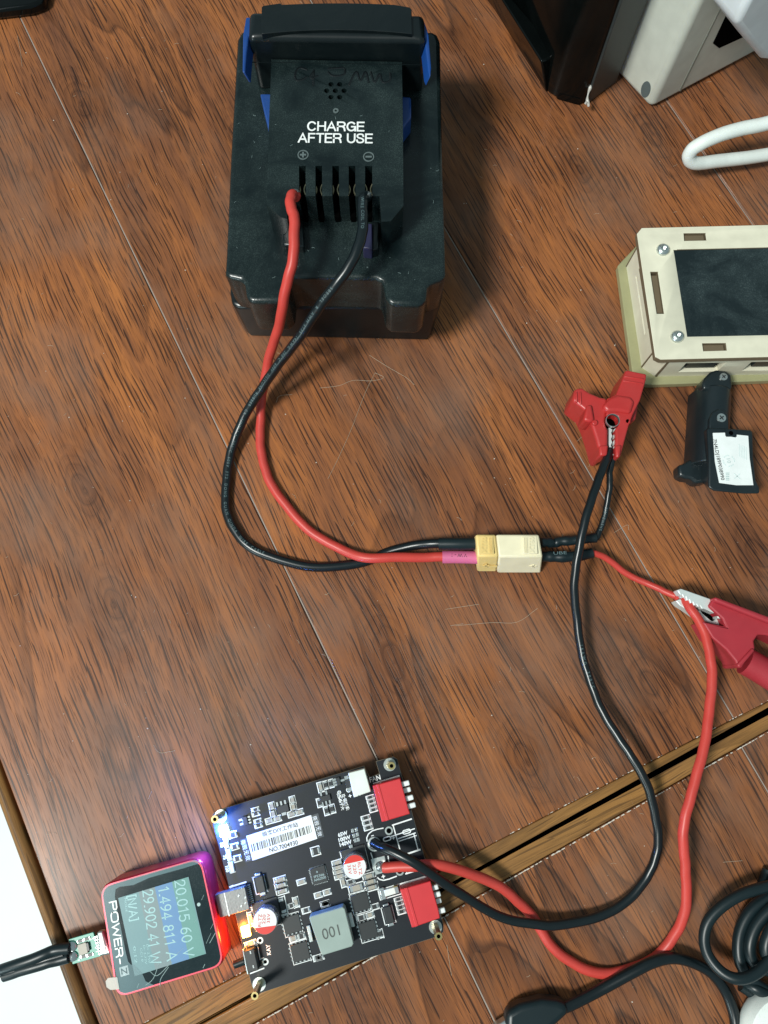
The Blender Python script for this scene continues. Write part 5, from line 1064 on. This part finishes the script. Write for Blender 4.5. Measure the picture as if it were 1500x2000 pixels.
for i in range(26):
    x, y = random.uniform(535, 735), random.uniform(1330, 1530); 
    if (y - 1365) < -(x - 515) * .28 + 8 or (y - 1552) > -(x - 545) * .28 - 12: continue
    mb.box(P(*kb(x, y), ZG), random.uniform(2, 5) * kz, random.uniform(1.5, 3) * kz, ZG, ZG + .00012, GA, M_silk)
mb.build('silkscreen', gp)
for q in ((545, 1415), (550, 1490)):
    p = P(*kb(*q), ZG); mb = MB(); mb.tube([p + Vector((0, 0, z)) for z in (0, .0006, .0012, .0016)], [.0017, .0016, .001, .00001], M_solder, 14); mb.build('solder_joint', gp)
for i, l in enumerate(([(520, 1432, .0098), (440, 1440, .0100), (390, 1452, .0100), (330, 1478, .0105), (240, 1515, .0105), (150, 1545, .0100), (60, 1575, .009), (10, 1592, .008)], [(515, 1500, .0092), (440, 1520, .0092), (370, 1535, .0095), (320, 1552, .0095), (240, 1575, .0095), (150, 1600, .009), (90, 1622, .0085), (30, 1640, .008)])):
    MB().tube(smooth(crom([P(*kb(a, b), z) for a, b, z in l], 8), 3), .00185, M_blkt, 18).build('heat_shrink', gp)
MB().tube(smooth(crom([P(*kb(a, b), z) for a, b, z in ((480, 1478, .0094), (300, 1530, .0098), (100, 1600, .009), (20, 1615, .008), (-60, 1625, .006), (-200, 1640, -.004), (-420, 1660, -.03))], 8), 3), .0014, M_blkw, 16).build('cord', gp)
# ------------------------------------------------------------------ hairs, scratches and crumbs on the varnish
random.seed(21); kr = crop(430, 620, 3.191); mb = MB()
hairs = [[kr(965, 345), kr(900, 480), kr(820, 690), kr(740, 870), kr(672, 1005)], [kr(965, 345), kr(1020, 375), kr(940, 395), kr(830, 392), kr(740, 425), kr(620, 440)], [kr(930, 235), kr(1040, 305), kr(1160, 375), kr(1210, 420)], [kr(350, 530), kr(368, 490), kr(450, 480)],
         [(890, 1222), (960, 1216), (1010, 1215), (1050, 1188)], [(880, 1222), (905, 1218)], [(1165, 875), (1150, 912)], [(1127, 862), (1160, 832)], [(1412, 1684), (1450, 1681)], [(300, 1455), (312, 1470), (342, 1466)], [(1200, 1040), (1225, 1025), (1228, 1035)], [(870, 1190), (935, 1180)], [(290, 1560), (296, 1545)], [(34, 70), (40, 100), (43, 130)], [(873, 1845), (878, 1880), (882, 1905)]]
for l in hairs: mb.tube(crom([P(a, b, .00012) for a, b in l], 4), .00007, M_hair, 4)
for i in range(150):
    x, y = random.uniform(0, 1500), random.uniform(0, 2000); a = random.uniform(0, 3.1); L = random.uniform(2, 12); p0 = P(x, y, .0001); k = mpp(x, y)
    if UV(x, y)[0] < uL + .002 or abs(UV(x, y)[1] - vg) < .008: continue
    mb.tube([p0, p0 + Vector((math.cos(a), math.sin(a), 0)) * L * k * .5, p0 + Vector((math.cos(a + .3), math.sin(a + .3), 0)) * L * k], .00006, M_hair, 4)
for i in range(120):
    x, y = random.uniform(0, 1500), random.uniform(0, 2000); p0 = P(x, y, .0001)
    if UV(x, y)[0] < uL + .002 or abs(UV(x, y)[1] - vg) < .008: continue
    r = random.choice((.0001, .00014, .00018, .00028)); mb.cyl((p0.x, p0.y), r, .00003, r * .8, M_chip, 6, r * .4)
o = mb.build('lint', None); o['kind'] = 'stuff'; o['label'] = 'pale hairs and crumbs scattered on the varnished desk'
